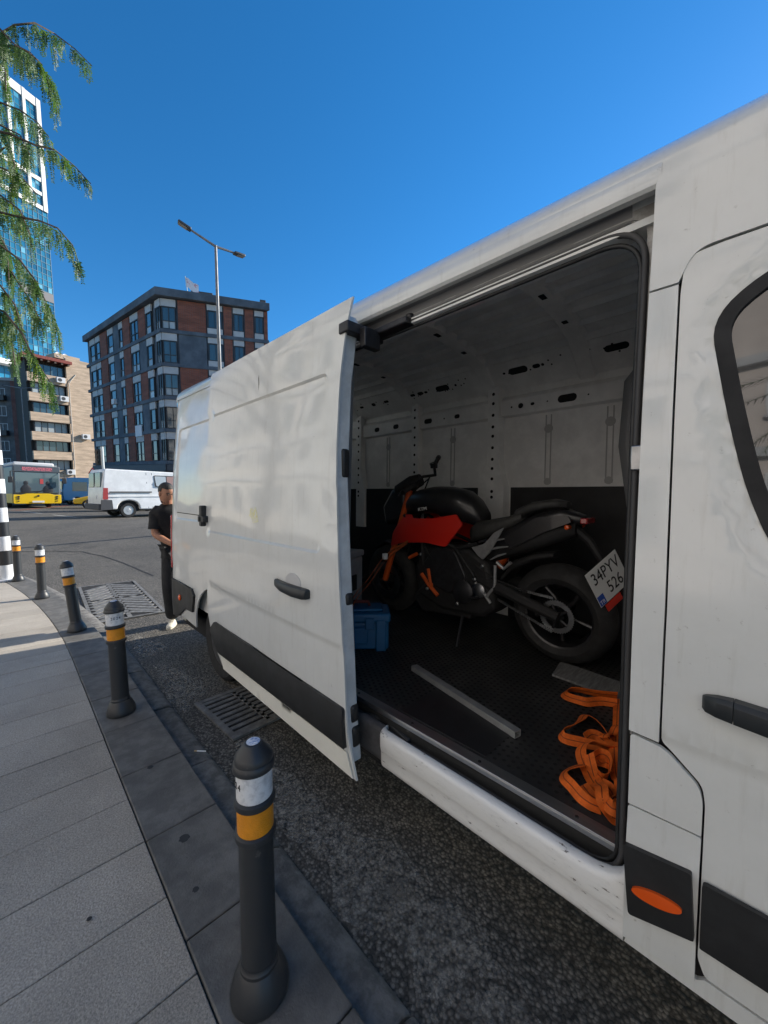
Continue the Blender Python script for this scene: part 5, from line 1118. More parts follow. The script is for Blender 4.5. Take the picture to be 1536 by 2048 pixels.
# white panel van crossing, nose to the photo's right
rw = far_point(249, 1035)
wv = far_vehicle('panel_van', rw.x+.02, rw.y+.80, R(8), 'old white panel van crossing beyond the man, tail to the left', 'van')
prof = rounded([(-1.02, .38, .06), (-.45, .38, 0), (-.42, .55, .05), (-.3, .72, .1), (0, .80, .15), (.3, .72, .1), (.42, .55, .05), (.45, .36, 0), (2.5, .36, 0), (2.55, .6, .08), (2.85, .78, .15), (3.2, .6, .1), (3.3, .40, 0), (3.75, .42, .1), (3.78, .9, .1), (3.2, 1.12, .1), (2.45, 2.02, .2), (2.2, 2.13, .2), (-.90, 2.16, .12), (-1.0, 1.3, .3)], .02, 4)
def wvf(s): return lambda x, z: (x, s*(.98-.10*max(0, (z-1.1))**1.5), z)
MB().prism(prof, wvf(-1), wvf(1)).build('body', WV, wv, bev=.05)
MB().box(-.5, 3.3, -.85, .85, .3, .9).build('underbody', DARKIN, wv)
for x in (0, 2.85): vwheel(wv, x, -.82, .33, .2, SILV, 1); vwheel(wv, x, .82, .33, .2, SILV, -1)
for s in (-1, 1):
    def sp_(x, z, e_=0, s=s): return (x, s*(.98-.10*max(0, (z-1.1))**1.5+e_), z)
    def pn(nm, poly, ma, e0=-.01, e1=.012, bv=0, s=s, sp_=sp_): return MB().prism(poly, lambda x, z: sp_(x, z, e0), lambda x, z: sp_(x, z, e1)).build(nm, ma, wv, bev=bv)
    pn('side_moulding', [(-.75, 1.10), (.95, 1.13), (.95, 1.19), (-.75, 1.17)], mat('grey_moulding', (.1, .1, .1), .6))
    sw = pn('side_window', rounded([(1.12, 1.40, .08), (2.05, 1.40, .08), (2.05, 1.95, .08), (1.06, 1.95, .08)], .05), FRD, -.01, .008)
    MB().prism(rounded([(1.16, 1.44), (1.6, 1.44), (1.6, 1.91), (1.10, 1.91)], .05), lambda x, z: sp_(x, z, .0), lambda x, z: sp_(x, z, .013)).build('pane', PANE2, sw)
    MB().prism(rounded([(1.64, 1.44), (2.01, 1.44), (2.01, 1.91), (1.64, 1.91)], .05), lambda x, z: sp_(x, z, .0), lambda x, z: sp_(x, z, .013)).build('pane', mat('pink_glass', (.35, .22, .18), .2), sw)
    pn('cab_window', rounded([(2.2, 1.35), (2.95, 1.30), (2.5, 1.88), (2.2, 1.92)], .06), PANE)
    for x in (.80, .98, 2.12): pn('door_seam', [(x, .42), (x+.018, .42), (x+.012-.06*(1 if x < .9 else 0), 2.05), (x-.006-.06*(1 if x < .9 else 0), 2.05)], mat('seam_dark', (.08, .08, .08), .8), -.005, .003)
    pn('body_crease', [(-.75, .93), (2.4, .96), (2.4, .985), (-.75, .955)], WV, -.01, .012)
    pn('tail_light', [(-1.0, .82), (-.80, .82), (-.80, 1.32), (-.97, 1.32)], RED_L, -.02, .015)
    pn('bumper_corner', rounded([(-1.08, .36), (-.62, .38), (-.66, .80), (-1.06, .80)], .04), mat('grey_bumper', (.06, .06, .065), .7), -.03, .03)
MB().box(-1.14, -.98, -.95, .95, .36, .62).build('rear_bumper', mat('grey_bumper'), wv, bev=.03)
for s in (-1, 1):
    MB().box(-1.015, -.93, s*.42-.34, s*.42+.34, 1.35, 2.0, Matrix.Shear('XZ', 4, (0, 0)) if False else None).build('rear_window', PANE, wv, bev=.02)
MB().box(-1.035, -.99, -.28, .28, .85, 1.0).build('number_plate', mat('plate_white'), wv)
# city bus coming down the street
YEL = mat('bus_yellow', (.80, .52, .01), .4, coat=.3)
bs = far_vehicle('city_bus', 1.60, 36.2, R(-81), 'yellow and grey city bus facing the camera at the far left', 'bus')
BGR = mat('bus_grey', (.08, .095, .11), .4)
MB().box(-11, -.05, -1.27, 1.27, .35, 2.95).build('body', BGR, bs, bev=.12)
MB().prism(rounded([(-1.27, .32, .1), (1.27, .32, .1), (1.27, .95, .03), (.9, .93, .05), (.6, 1.02, .05), (-.6, 1.02, .05), (-.9, .93, .05), (-1.27, .95, .03)], .02), lambda y, z: (-.1, y, z), lambda y, z: (.10-.04*abs(y), y, z)).build('front_bumper', YEL, bs, bev=.03)
MB().box(-10.9, -.2, -1.285, -1.272, .36, 1.0).build('side_skirt', YEL, bs); MB().box(-10.9, -.2, 1.272, 1.285, .36, 1.0).build('side_skirt', YEL, bs)
MB().box(-.06, .02, -1.18, 1.18, 1.06, 2.48).build('windscreen', mat('bus_glass', (.10, .14, .16), .06, spec=.9), bs, bev=.03)
MB().box(-.06, .03, -1.22, 1.22, 2.5, 2.94).build('destination_box', BGR, bs, bev=.03)
MB().box(.03, .036, -.80, .80, 2.60, 2.84).build('destination_display', mat('led_red', (.75, .18, .22), .6, var=.9, vscale=22, dark=(.10, .06, .08), detail=1), bs)
MB().box(-8.5, -.8, -1.1, 1.1, 2.95, 3.22).build('roof_unit', FRW, bs, bev=.08)
for y in (-1.02, 1.02):
    for z, r_ in ((.80, .07), (.66, .06), (.50, .045)): MB().lathe([(r_, 0), (r_, .02), (0, .022)], 14, Matrix.Translation((.065, y, z)) @ Matrix.Rotation(PI/2, 4, 'Y')).build('headlight', mat('lamp_dark', (.05, .04, .03), .3), bs)
MB().box(.09, .11, -.32, .32, .40, .52).build('number_plate', mat('plate_white'), bs)
MB().lathe([(.07, 0), (.07, .015), (0, .016)], 16, Matrix.Translation((.095, 0, .86)) @ Matrix.Rotation(PI/2, 4, 'Y')).build('badge', INK, bs)
for s in (-1, 1): MB().tube([(.0, s*1.2, 2.55), (.25, s*1.42, 2.5), (.25, s*1.42, 2.1)], .03, 6).build('mirror_arm', BLKSIGN, bs)
for s in (-1, 1): MB().box(.18, .30, s*1.42-.12, s*1.42+.12, 1.75, 2.15).build('mirror', BLKSIGN, bs, bev=.03)
for x in (-2.6, -8.6):
    for s in (-1, 1): vwheel(bs, x, s*1.12, .48, .28, STEEL, -s)
MB().tube([(.025, -.9, 1.12), (.05, .2, 1.2), (.03, .3, 1.3)], .02, 6).build('wiper', BLKSIGN, bs)
MB().tube([(.025, -.1, 1.1), (.05, .7, 1.35)], .02, 6).build('wiper', BLKSIGN, bs)
MB().box(.021, .03, .12, .30, 1.7, 2.05).build('red_notice', mat('notice_red', (.5, .06, .06), .6), bs)
dv = empty('bus_driver', (1.95, 35.65, gz(1.95, 35.7)+1.0)); bpy.data.objects.remove(dv)
for y, z0 in ((-.62, 1.08), (.55, 1.08)):
    MB().lathe([(.0, z0), (.26, z0), (.28, z0+.3), (.16, z0+.5), (.09, z0+.54), (.13, z0+.62), (.12, z0+.76), (0, z0+.82)], 14, Matrix.Translation((.0, y, 0)) @ Matrix.Scale(.12, 4, (1, 0, 0)) @ Matrix.Translation((.2, 0, 0))).build('seat_silhouette', BLKSIGN, bs)
# taxis and minibus
TAX = mat('taxi_yellow', (.78, .44, .01), .4, coat=.4)
def car(name, x, y, yaw, ma, label, cat, group=None, roof=True):
    o = far_vehicle(name, x, y, yaw, label, cat, group)
    pr = rounded([(-2.1, .35, .1), (2.1, .32, .1), (2.15, .65, .1), (1.25, .90, .15), (-1.4, .95, .1), (-2.1, .92, .12)], .05)
    MB().prism(pr, lambda a, z: (a, -.86, z), lambda a, z: (a, .86, z)).build('body', ma, o, bev=.08)
    cb_ = rounded([(1.2, .88, .1), (.45, 1.38, .12), (-.9, 1.42, .15), (-1.7, .92, .1)], .05)
    c = MB().prism(cb_, lambda a, z: (a, -.78+.12*max(0, z-.9), z), lambda a, z: (a, .78-.12*max(0, z-.9), z)).build('cabin', PANE, o, bev=.03)
    MB().box(-.95, .5, -.66, .66, 1.395, 1.445).build('roof', ma, o, bev=.02)
    for a, h in ((.5, -1), (-.95, 1), (-.2, 0)):
        for s in (-1, 1): MB().tube([(a+(.6 if h < 0 else -.6 if h > 0 else 0), s*.80, .92), (a, s*.72, 1.41)], .035, 6).build('pillar', ma, o)
    for a in (-1.3, 1.35):
        for s in (-1, 1): vwheel(o, a, s*.78, .31, .19, SILV, -s)
    for s in (-1, 1):
        MB().box(2.08, 2.16, s*.62-.18, s*.62+.18, .60, .74).build('headlight', mat('headlight_lens'), o, bev=.02); MB().box(-2.13, -2.07, s*.66-.14, s*.66+.14, .68, .86).build('tail_light', RED_L, o, bev=.02)
    MB().box(2.13, 2.17, -.26, .26, .42, .54).build('number_plate', mat('plate_white'), o); MB().box(-2.14, -2.11, -.26, .26, .62, .74).build('number_plate', mat('plate_white'), o)
    if roof: MB().box(-.25, .0, -.2, .2, 1.45, 1.58).build('roof_sign', ma, o, bev=.02)
    return o
p = far_at(136, 43.); car('taxi', p.x, p.y, R(85), TAX, 'yellow taxi seen from behind just right of the bus', 'taxi', 'yellow taxis')
p = far_at(222, 28.5); car('taxi', p.x, p.y, R(172), TAX, 'yellow taxi half hidden behind the far white van', 'taxi', 'yellow taxis')
p = far_at(198, 38.); mbz = far_vehicle('minibus', p.x, p.y, R(190), 'light blue minibus behind the far white van', 'minibus')
MBL = mat('minibus_blue', (.10, .30, .48), .4, coat=.3)
MB().prism(rounded([(-3, .4, .1), (3, .38, .1), (3.1, 1.2, .1), (2.9, 2.3, .15), (2.5, 2.5, .2), (-3, 2.5, .15)], .05), lambda a, z: (a, -1, z), lambda a, z: (a, 1, z)).build('body', MBL, mbz, bev=.08)
for s in (-1, 1):
    for i in range(4): MB().box(-2.7+i*1.3, -1.55+i*1.3, s*1.005-.01, s*1.005+.01, 1.25, 2.1).build('side_window', PANE, mbz, bev=.005)
MB().box(2.95, 3.08, -.85, .85, 1.3, 2.15).build('windscreen', PANE, mbz, bev=.03)
for a in (-1.9, 2.0):
    for s in (-1, 1): vwheel(mbz, a, s*.9, .38, .22, SILV, -s)
# green roofed van further behind
p = far_at(252, 24.0); gv = far_vehicle('green_roofed_van', p.x, p.y, R(178), 'vehicle with a pale green roof behind the far white van', 'van')
MB().box(-1.5, 1.5, -.9, .9, .4, 1.85).build('body', mat('dark_green_paint', (.02, .06, .05), .5), gv, bev=.1)
MB().prism(rounded([(-1.0, 1.86, .02), (.9, 1.86, .02), (.8, 2.34, .1), (-.9, 2.34, .1)], .05), lambda a, z: (a, -.8, z), lambda a, z: (a, .8, z)).build('roof_box', mat('pale_green', (.16, .5, .2), .5), gv, bev=.03)
MB().box(-1.3, 1.3, -.92, -.9, 1.2, 1.7).build('side_window', PANE, gv); 
for a in (-1., 1.):
    for s in (-1, 1): vwheel(gv, a, s*.8, .34, .2, SILV, -s)
# traffic island kerb
A_ = [far_point(*q) for q in ((120, 1000), (176, 998), (176, 1004), (122, 1006))]
isl = tag(MB().prism([(q.x, q.y) for q in A_], lambda x, y: (x, y, gz(x, y)-.05), lambda x, y: (x, y, gz(x, y)+.14)).build('traffic_island', KERB, bev=.03), 'low grey kerbed traffic island in front of the taxi', 'traffic island')

# ------------------------------------------------------------------ sunlit row of houses along the pavement, left of the picture
for i, (y0, y1, h, c, nm) in enumerate([(-16, -5, 15, (.60, .56, .50), 'cream'), (-4.8, 7, 17, (.58, .51, .46), 'pale pink'), (7.2, 19, 14, (.62, .61, .57), 'off-white'), (19.3, 34, 17, (.56, .51, .44), 'beige')]):
    o = empty('street_house', (-9., y0, 0), '%s plastered house across the pavement, outside the left of the frame' % nm, 'building', 'houses along the pavement')
    fc = Facade(o, (0, 0, 0), PI/2); W = y1-y0; wm = mat('plaster_%d' % i, c, .85, var=.15, vscale=.8)
    fc.box('wall', wm, 0, W, 0, h, -9, -.06)
    for f in range(int((h-1)//3)):
        z = .6+3*f; n_ = int(W//2.4)
        fc.box('floor_band', LIGHTP, 0, W, z+2.55, z+2.75, -.06, .1)
        for j in range(n_):
            u = (j+.5)*W/n_; fc.window(u-.6, u+.6, z+.6, z+2.2, FRW, PANE, mull=(.5,), v=-.02, sill=CON)
    fc.box('cornice', LIGHTP, -.1, W+.1, h, h+.4, -9, .3)

pm_ = empty('palm_tree', (-3.6, -.9, .1), 'palm tree on the pavement behind the camera, mirrored in the cab window', 'tree')
MB().tube([(0, 0, 0), (.05, 0, 1.0), (0, .05, 2.1), (.05, 0, 2.9)], [.2, .16, .15, .14], 12).build('trunk', mat('palm_bark', (.12, .09, .06), .9, bump=.6, bscale=18), pm_)
PLF = mat('palm_leaf', (.07, .13, .03), .5, var=.3, vscale=5); random.seed(4)
for k in range(22):
    a = 2*PI*k/22+random.uniform(-.1, .1); el = random.uniform(.15, 1.2); ln = random.uniform(1.3, 1.9); m_ = MB(); p = Vector((.05, 0, 2.9)); d = Vector((math.cos(a)*math.cos(el), math.sin(a)*math.cos(el), math.sin(el)))
    sdv = Vector((-math.sin(a), math.cos(a), 0)); pts = [p.copy()]
    for i in range(22):
        d = (d+Vector((0, 0, -.075))).normalized(); p = p+d*ln/22; pts.append(p.copy())
        if i > 2:
            for s in (-1, 1):
                l_ = .34*math.sin(PI*(i+3)/27); t_ = (sdv*s+d*.7+Vector((0, 0, -.2))).normalized(); q = len(m_.v); n_ = d*.014
                m_.v += [tuple(p-n_), tuple(p+n_), tuple(p+t_*l_)]; m_.f.append((q, q+1, q+2))
    m_.tube(pts, [.016*(1-i/24)+.003 for i in range(len(pts))], 5); m_.build('frond', PLF, pm_, 0)

# ------------------------------------------------------------------ tree: trunk outside the frame, drooping feathery branches in it
tree = empty('pepper_tree', (-2.1, 8.4, .1), 'tree with drooping feathery green branches hanging in from the upper left', 'tree')
TO = Vector(tree.location)
BARK = mat('bark', (.10, .075, .055), .9, var=.4, vscale=6, bump=.5, bscale=30)
def leaf_mat(name, c, c2):
    ma = mat(name, c, .55, rnd=0, var=.6, vscale=7, dark=c2, detail=2); b = ma.node_tree.nodes['Principled BSDF']
    b.inputs['Subsurface Weight'].default_value = 0
    n = ma.node_tree.nodes; l = ma.node_tree.links; tr = n.new('ShaderNodeBsdfTranslucent'); tr.inputs[0].default_value = (c[0]*1.6, c[1]*1.7, c[2], 1)
    mx = n.new('ShaderNodeMixShader'); mx.inputs[0].default_value = .35; l.new(b.outputs[0], mx.inputs[1]); l.new(tr.outputs[0], mx.inputs[2]); l.new(mx.outputs[0], n['Material Output'].inputs[0]); return ma
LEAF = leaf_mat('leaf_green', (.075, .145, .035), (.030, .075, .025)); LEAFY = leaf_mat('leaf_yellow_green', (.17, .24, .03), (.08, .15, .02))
def pt(px, py, t): v = pray(px, py); v = v/v.dot(FW); return EYE+v*t
random.seed(17)
trunk = MB().tube([(0, 0, 0), (.05, -.05, 1.5), (-.05, .05, 3.0), (.1, 0, 4.2), (.3, -.1, 5.2), (.5, 0, 6.2)], [.17, .14, .13, .11, .08, .05], 12).build('trunk', BARK, tree, 60)
brs = [([(-60, 140), (-20, 100), (0, 68), (30, 50), (70, 46), (110, 68), (150, 98), (184, 132)], 6.0, 1.),
       ([(-60, 40), (0, 58), (30, 90), (60, 105), (85, 130)], 5.7, 1.),
       ([(-60, 20), (-10, 70), (10, 130), (12, 180)], 6.1, 1.), ([(-50, 90), (0, 90), (40, 95), (75, 120), (100, 160), (112, 200)], 5.9, 1.2),
       ([(-60, 190), (0, 205), (40, 220), (75, 245), (98, 275)], 6.3, .9), ([(-60, 240), (0, 250), (40, 270), (60, 310)], 6.0, 1.2),
       ([(-60, 250), (20, 268), (70, 290), (110, 300), (150, 333), (182, 368)], 5.8, 1.), ([(-50, 330), (0, 335), (40, 350), (75, 390)], 6.2, 1.3),
       ([(-60, 380), (0, 390), (40, 420), (60, 470)], 6.0, 1.3), ([(-60, 410), (30, 432), (80, 442), (115, 456), (145, 490), (162, 540)], 5.8, 1.),
       ([(-60, 470), (0, 490), (40, 520), (70, 560), (95, 610), (118, 660)], 5.9, 1.4), ([(-60, 550), (0, 570), (30, 610), (45, 660)], 6.2, 1.3),
       ([(-60, 590), (10, 625), (45, 668), (62, 705), (85, 742), (105, 770)], 5.7, 1.), ([(-60, 320), (-10, 310), (15, 290), (30, 330), (20, 400)], 6.4, 1.2),
       ([(-60, 640), (0, 650), (25, 690), (30, 730)], 6.3, 1.), ([(-60, 440), (-10, 455), (15, 500), (18, 560)], 6.4, 1.2), ([(-50, 500), (20, 540), (60, 600), (80, 640)], 6.1, 1.2)]
fol = [MB(), MB()]
def frond(m_, p, dirv, ln):
    d = dirv.normalized(); side_ = d.cross(Vector((random.uniform(-1, 1), random.uniform(-1, 1), random.uniform(-.3, .3)))).normalized(); n = max(3, int(ln/.026)); pos = p.copy(); st_ = ln/n
    for i in range(n):
        d = (d+Vector((0, 0, -.10))).normalized(); pos = pos+d*st_; w_ = .055*(1-.45*i/n)*random.uniform(.7, 1.25)
        for s in (-1, 1):
            a = (side_*s+d*random.uniform(.2, .8)+Vector((random.uniform(-.25, .25), random.uniform(-.25, .25), random.uniform(-.6, .0)))).normalized(); nn = a.cross(d).normalized(); b = a.cross(nn)*.0098
            k = len(m_.v); q = pos+a*w_*.5; m_.v += [tuple(pos), tuple(q+b), tuple(pos+a*w_), tuple(q-b)]; m_.f.append((k, k+1, k+2, k+3))
for px_, t, dens in brs:
    P = [pt(x, y, t+.25*math.sin(i*1.3+x*.01)) for i, (x, y) in enumerate(px_)]
    MB().tube([p-TO for p in P], [.016*(1-i/len(P))+.0035 for i in range(len(P))], 6).build('branch', BARK, tree, 60)
    root = P[0]; MB().tube([Vector((.25, -.05, min(5.6, max(2.8, root.z-.9)))), ((root-TO)+Vector((.25, -.05, root.z-.5)))*.5+Vector((0, 0, .1)), root-TO], [.045, .03, .018], 6).build('limb', BARK, tree, 60)
    for i in range(len(P)-1):
        if i == 0: nfr = 12
        else: nfr = int(9*dens)
        for k in range(nfr):
            f = random.random(); p = P[i].lerp(P[i+1], f); tdir = (P[i+1]-P[i]).normalized()
            for h in range(random.choice((1, 2, 2))):
                dv_ = tdir*random.uniform(.0, .5)+Vector((random.uniform(-.45, .45), random.uniform(-.45, .45), random.uniform(-1.6, -.5)))
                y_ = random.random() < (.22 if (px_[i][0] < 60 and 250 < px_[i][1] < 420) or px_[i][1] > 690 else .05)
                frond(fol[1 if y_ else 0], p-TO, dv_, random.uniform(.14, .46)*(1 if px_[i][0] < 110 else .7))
# the rest of the crown, out of the frame
for k in range(420):
    a = random.uniform(0, 2*PI); r_ = random.uniform(.2, 1.7); z = random.uniform(3.3, 7.6)
    p = Vector((.3+r_*math.cos(a)-.9, r_*math.sin(a), z))
    if (p+TO).x > -.45: continue
    frond(fol[0], p, Vector((math.cos(a), math.sin(a), -.6)), random.uniform(.2, .35))
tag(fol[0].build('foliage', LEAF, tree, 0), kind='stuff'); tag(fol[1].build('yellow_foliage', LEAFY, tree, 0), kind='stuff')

# ------------------------------------------------------------------ man behind the van
YM = 5.02
def mp(px, py, dy=0): return atY(px, py, YM+dy)
man = empty('person', (1.36, YM, 0), 'man in a black t-shirt, dark jeans and white sneakers peering behind the van', 'person')
MO = Vector(man.location)
SKIN = mat('skin', (.42, .20, .12), .55, var=.15, vscale=12); TEE = mat('black_cotton', (.010, .010, .012), .85, var=.3, vscale=12, bump=.3, bscale=60)
JEAN = mat('dark_denim', (.016, .017, .020), .8, var=.35, vscale=9, bump=.4, bscale=50); HAIR = mat('black_hair', (.010, .008, .007), .6, bump=.5, bscale=150)
SHOE = mat('white_leather', (.74, .70, .60), .6, var=.15, vscale=20); SOLE = mat('shoe_sole', (.62, .58, .48), .7)
def skinned(nm, verts, edges, radii, ma, par, root=0, sub=2):
    me = bpy.data.meshes.new(nm); me.from_pydata([tuple(v) for v in verts], edges, []); o = bpy.data.objects.new(nm, me); col.objects.link(o); o.parent = par
    o.modifiers.new('skin', 'SKIN'); me.materials.append(ma)
    lay = me.skin_vertices[0] if me.skin_vertices else None
    if lay is None:
        bpy.context.view_layer.objects.active = o; bpy.context.view_layer.update(); lay = me.skin_vertices[0]
    for i, r_ in enumerate(radii):
        lay.data[i].radius = r_ if isinstance(r_, tuple) else (r_, r_); lay.data[i].use_root = (i == root)
    s = o.modifiers['skin']; s.use_smooth_shade = True; s.branch_smoothing = .5
    m_ = o.modifiers.new('sub', 'SUBSURF'); m_.levels = sub; m_.render_levels = sub
    return o
J = {}
def j(n, p): J[n] = Vector(p)-MO
hd = mp(327, 986); sh = mp(326, 1020)
j('pel', (1.46, YM+.02, .93)); j('bel', (1.43, YM, 1.08)); j('chest', (1.385, YM-.01, 1.28)); j('neckb', (1.345, YM-.05, 1.425)); j('neck', (1.325, YM-.09, 1.49)); j('headc', (1.305, YM-.13, 1.565)); j('headt', (1.30, YM-.11, 1.65))
j('lsh', (1.245, YM+.0, 1.37)); j('lel', (1.205, YM-.03, 1.11)); j('lwr', (1.315, YM-.20, 1.02)); j('lhd', (1.365, YM-.26, 1.00))
j('rsh', (1.55, YM+.0, 1.37)); j('rel', (1.68, YM-.05, 1.13)); j('rwr', (1.58, YM-.25, 1.05)); j('rhd', (1.53, YM-.30, 1.03))
j('lhip', (1.38, YM+.02, .88)); j('lkn', (1.355, YM-.02, .49)); j('lan', (1.405, YM+.03, .10)); j('rhip', (1.55, YM+.02, .88)); j('rkn', (1.58, YM-.02, .48)); j('ran', (1.60, YM+.06, .10))
names = list(J); idx = {n: i for i, n in enumerate(names)}
E_ = [('pel', 'bel'), ('bel', 'chest'), ('chest', 'neckb'), ('neckb', 'neck'), ('neck', 'headc'), ('headc', 'headt'), ('chest', 'lsh'), ('lsh', 'lel'), ('lel', 'lwr'), ('lwr', 'lhd'), ('chest', 'rsh'), ('rsh', 'rel'), ('rel', 'rwr'), ('rwr', 'rhd'), ('pel', 'lhip'), ('lhip', 'lkn'), ('lkn', 'lan'), ('pel', 'rhip'), ('rhip', 'rkn'), ('rkn', 'ran')]
RD = dict(pel=.13, bel=.125, chest=.10, neckb=.055, neck=.052, headc=.085, headt=.075, lsh=.044, lel=.045, lwr=.032, lhd=.036, rsh=.044, rel=.045, rwr=.032, rhd=.036, lhip=.09, lkn=.06, lan=.042, rhip=.09, rkn=.06, ran=.042)
bodyo = skinned('body', [J[n] for n in names], [(idx[a], idx[b]) for a, b in E_], [RD[n] for n in names], SKIN, man, idx['pel'])
def sub(nm, ns, es, rad, ma, root): 
    ii = {n: i for i, n in enumerate(ns)}; return skinned(nm, [J[n] for n in ns], [(ii[a], ii[b]) for a, b in es], [rad[n] for n in ns], ma, man, ii[root])
J['lslv'] = J['lsh'].lerp(J['lel'], .78); J['rslv'] = J['rsh'].lerp(J['rel'], .78); J['hem'] = J['pel']+Vector((-.01, 0, -.09))
J['col'] = J['neckb'].lerp(J['neck'], .35)
ts_ = MB(); secs = []
for c_, rx, ry, dz in ((J['hem'], .168, .132, -.02), (J['pel'], .168, .132, .0), (J['bel'], .160, .125, -.03), (J['bel'], .166, .126, .05), (J['chest'], .180, .130, -.06), (J['chest'], .190, .130, .02), (J['neckb'], .172, .112, -.055), (J['neckb'], .118, .095, -.012), (J['neckb'], .080, .078, .022), (J['col'], .066, .068, .012)):
    secs.append([c_+Vector((rx*math.copysign(abs(math.cos(a))**.85, math.cos(a))*(1+.02*math.sin(5*a+c_.z*30)), ry*math.sin(a)*(1+.03*math.sin(4*a+c_.z*25)), dz)) for a in [2*PI*k/28 for k in range(28)]])
ts_.loft(secs)
for s, sl_ in (('lsh', 'lslv'), ('rsh', 'rslv')):
    q0 = J[s].lerp(J['neckb'], .45)+Vector((0, 0, -.03)); q2 = J[sl_]; q1 = J[s]
    ts_.tube([q0, q1.lerp(q0, .3), q1+(q2-q1)*.15, q1.lerp(q2, .5), q2.lerp(q1, .12), q2], [.075, .082, .083, .074, .072, .074], 18)
ts_.build('t_shirt', TEE, man, 80)
J['lcf'] = J['lkn'].lerp(J['lan'], .5); J['rcf'] = J['rkn'].lerp(J['ran'], .5); J['lbt'] = J['lan']+Vector((0, 0, -.03)); J['rbt'] = J['ran']+Vector((0, 0, -.03))
sub('jeans', ['pel', 'lhip', 'lkn', 'lcf', 'lbt', 'rhip', 'rkn', 'rcf', 'rbt'], [('pel', 'lhip'), ('lhip', 'lkn'), ('lkn', 'lcf'), ('lcf', 'lbt'), ('pel', 'rhip'), ('rhip', 'rkn'), ('rkn', 'rcf'), ('rcf', 'rbt')],
    dict(pel=.135, lhip=.105, lkn=.088, lcf=.086, lbt=.084, rhip=.105, rkn=.088, rcf=.086, rbt=.084), JEAN, 'pel')
# head: face towards the van, features and hair
HM = Matrix.Translation(J['headc']+Vector((0, 0, .01))) @ Matrix.Rotation(R(18), 4, 'Z') @ Matrix.Rotation(R(22), 4, 'X')      # local -y is the face
def hsph(nm, c, r3, ma, par, n=20, cut=None):
    bm = bmesh.new(); bmesh.ops.create_uvsphere(bm, u_segments=n, v_segments=n//2+2, radius=1); 
    if cut:
        bmesh.ops.delete(bm, geom=[v for v in bm.verts if not cut(v.co)], context='VERTS')
    me = bpy.data.meshes.new(nm); bm.to_mesh(me); bm.free(); me.transform(Matrix.Translation(c) @ Matrix.Diagonal((*r3, 1))); me.transform(HM)
    return mesh_obj(nm, me, ma, par, 80)
hdm = MB(); hs_ = [(-.115, .030, .02, -.030), (-.105, .045, .045, -.030), (-.08, .055, .062, -.022), (-.045, .063, .078, -.010), (0, .068, .088, 0), (.045, .070, .090, .004), (.08, .062, .080, .006), (.105, .042, .055, .008), (.118, .01, .015, .01)]
hdm.loft([[HM @ Vector((a_*math.cos(2*PI*k/20), b_*math.sin(2*PI*k/20)+o_, z)) for k in range(20)] for z, a_, b_, o_ in hs_])
head = hdm.build('head', SKIN, man, 80)
MB().add([HM @ Vector(v) for v in [(-.006, -.083, .022), (.006, -.083, .022), (.017, -.088, -.028), (-.017, -.088, -.028), (0, -.113, -.022), (0, -.094, .018), (0, -.084, -.034)]], [(0, 5, 4, 3), (1, 2, 4, 5), (3, 4, 6), (4, 2, 6), (0, 1, 5)]).build('nose', SKIN, head, 80)
for s in (-1, 1):
    hsph('eye', (s*.030, -.074, .018), (.012, .010, .007), mat('eye_dark', (.03, .02, .015), .3), head, 12)
    MB().tube([HM @ Vector((s*.014, -.088, .036)), HM @ Vector((s*.032, -.087, .041)), HM @ Vector((s*.052, -.073, .035))], [.005, .006, .003], 6).build('eyebrow', HAIR, head)
    hsph('ear', (s*.070, .004, .002), (.010, .020, .032), SKIN, head, 12)
MB().tube([HM @ Vector((-.022, -.078, -.060)), HM @ Vector((0, -.087, -.058)), HM @ Vector((.022, -.078, -.060))], [.003, .007, .003], 6).build('lips', mat('lip', (.30, .11, .09), .5), head)
hsph('beard', (0, -.020, -.078), (.058, .062, .036), mat('stubble', (.09, .05, .038), .7), head, 16, lambda c: c.y < .3 and c.z < .5)
hsph('hair', (0, .014, .040), (.076, .096, .092), HAIR, head, 28, lambda c: (c.z > .28 if c.y < -.25 else c.z > -.55))
# hand fingers curled on the door edge
def hand(base, d_out, up_, s):
    d = Vector(d_out).normalized(); u = Vector(up_).normalized(); sd_ = d.cross(u)
    for i, (ln, o_) in enumerate(((.068, -.027), (.078, -.009), (.074, .009), (.058, .026))):
        p0 = base+u*o_*-1+d*.025; p1 = p0+d*ln*.45+sd_*.004*s; p2 = p1+d*ln*.25+sd_*.022*s; p3 = p2+sd_*.02*s-d*.006
        MB().tube([p0, p1, p2, p3], [.0095, .009, .0082, .0065], 8).build('finger', SKIN, man)
    p0 = base+u*.024; MB().tube([p0, p0+u*.022+d*.02+sd_*.01*s, p0+u*.024+d*.048+sd_*.016*s], [.011, .0105, .008], 8).build('thumb', SKIN, man)
hand(J['lhd'], (.45, -.85, -.25), (0, -.25, .97), 1); hand(J['rhd'], (-.45, -.85, -.25), (0, -.25, .97), -1)
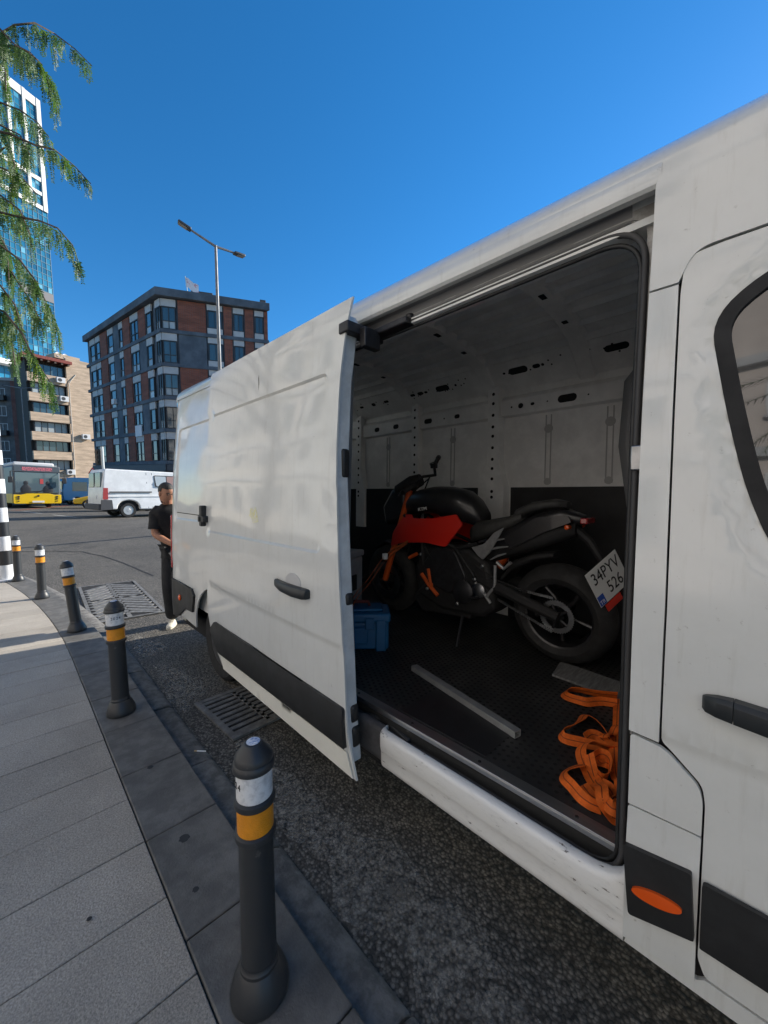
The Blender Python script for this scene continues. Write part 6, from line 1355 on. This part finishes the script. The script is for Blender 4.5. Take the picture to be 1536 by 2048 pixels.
# shoes
for n, yaw in (('lan', 30), ('ran', -15)):
    c = J[n]; M_ = Matrix.Translation((c.x, c.y, 0)) @ Matrix.Rotation(R(-90-yaw), 4, 'Z')      # local x = toe
    MB().prism(rounded([(-.085, -.032, .03), (-.03, -.036, .03), (.09, -.047, .04), (.185, -.035, .04), (.195, .02, .04), (.10, .045, .05), (-.03, .036, .03), (-.085, .032, .03)], .02), lambda x, y: M_ @ Vector((x, y, 0)), lambda x, y: M_ @ Vector((x, y, .024))).build('shoe_sole', SOLE, man, bev=.004)
    secs = [(-.078, .027, .085), (-.05, .034, .098), (0, .036, .10), (.03, .037, .088), (.07, .042, .070), (.12, .044, .055), (.165, .036, .045), (.187, .018, .034)]
    so2 = MB().loft([[M_ @ Vector((x, w_*math.cos(a), .02+(h-.02)*max(0, math.sin(a))**.8)) for a in [PI*k/12 for k in range(13)]] for x, w_, h in secs]).build('shoe', SHOE, man, 70)
    for i in range(4): MB().tube([M_ @ Vector((.025+.022*i, -.024, .080-.0065*i)), M_ @ Vector((.030+.022*i, 0, .094-.0075*i)), M_ @ Vector((.025+.022*i, .024, .080-.0065*i))], .004, 6).build('shoe_lace', SOLE, so2)
# pedestrian far behind
p = far_at(141, 34.5); pd = empty('person', label='distant person in a white shirt standing by the yellow taxi', cat='person', mw=Matrix.Translation((p.x-1.0, p.y-1.6, gz(p.x, p.y))))
V = [(0, 0, .95), (0, 0, 1.2), (0, 0, 1.4), (0, 0, 1.5), (0, 0, 1.62), (-.2, 0, 1.38), (-.26, .0, 1.1), (.2, 0, 1.38), (.26, 0, 1.1), (-.1, 0, .9), (-.11, 0, .5), (-.11, 0, .06), (.1, 0, .9), (.11, 0, .5), (.11, 0, .06)]
skinned('body', V, [(0, 1), (1, 2), (2, 3), (3, 4), (2, 5), (5, 6), (2, 7), (7, 8), (0, 9), (9, 10), (10, 11), (0, 12), (12, 13), (13, 14)], [.13, .13, .15, .06, .09, .07, .04, .07, .04, .09, .065, .05, .09, .065, .05], JEAN, pd)
skinned('shirt', V[:3]+V[5:9], [(0, 1), (1, 2), (2, 3), (3, 4), (2, 5), (5, 6)], [.15, .155, .17, .085, .06, .085, .06], mat('white_cotton', (.65, .66, .70), .8), pd)
hb_ = bmesh.new(); bmesh.ops.create_uvsphere(hb_, u_segments=14, v_segments=10, radius=.11); me = bpy.data.meshes.new('head'); hb_.to_mesh(me); hb_.free(); me.transform(Matrix.Translation((0, 0, 1.65))); mesh_obj('head', me, SKIN, pd, 80)
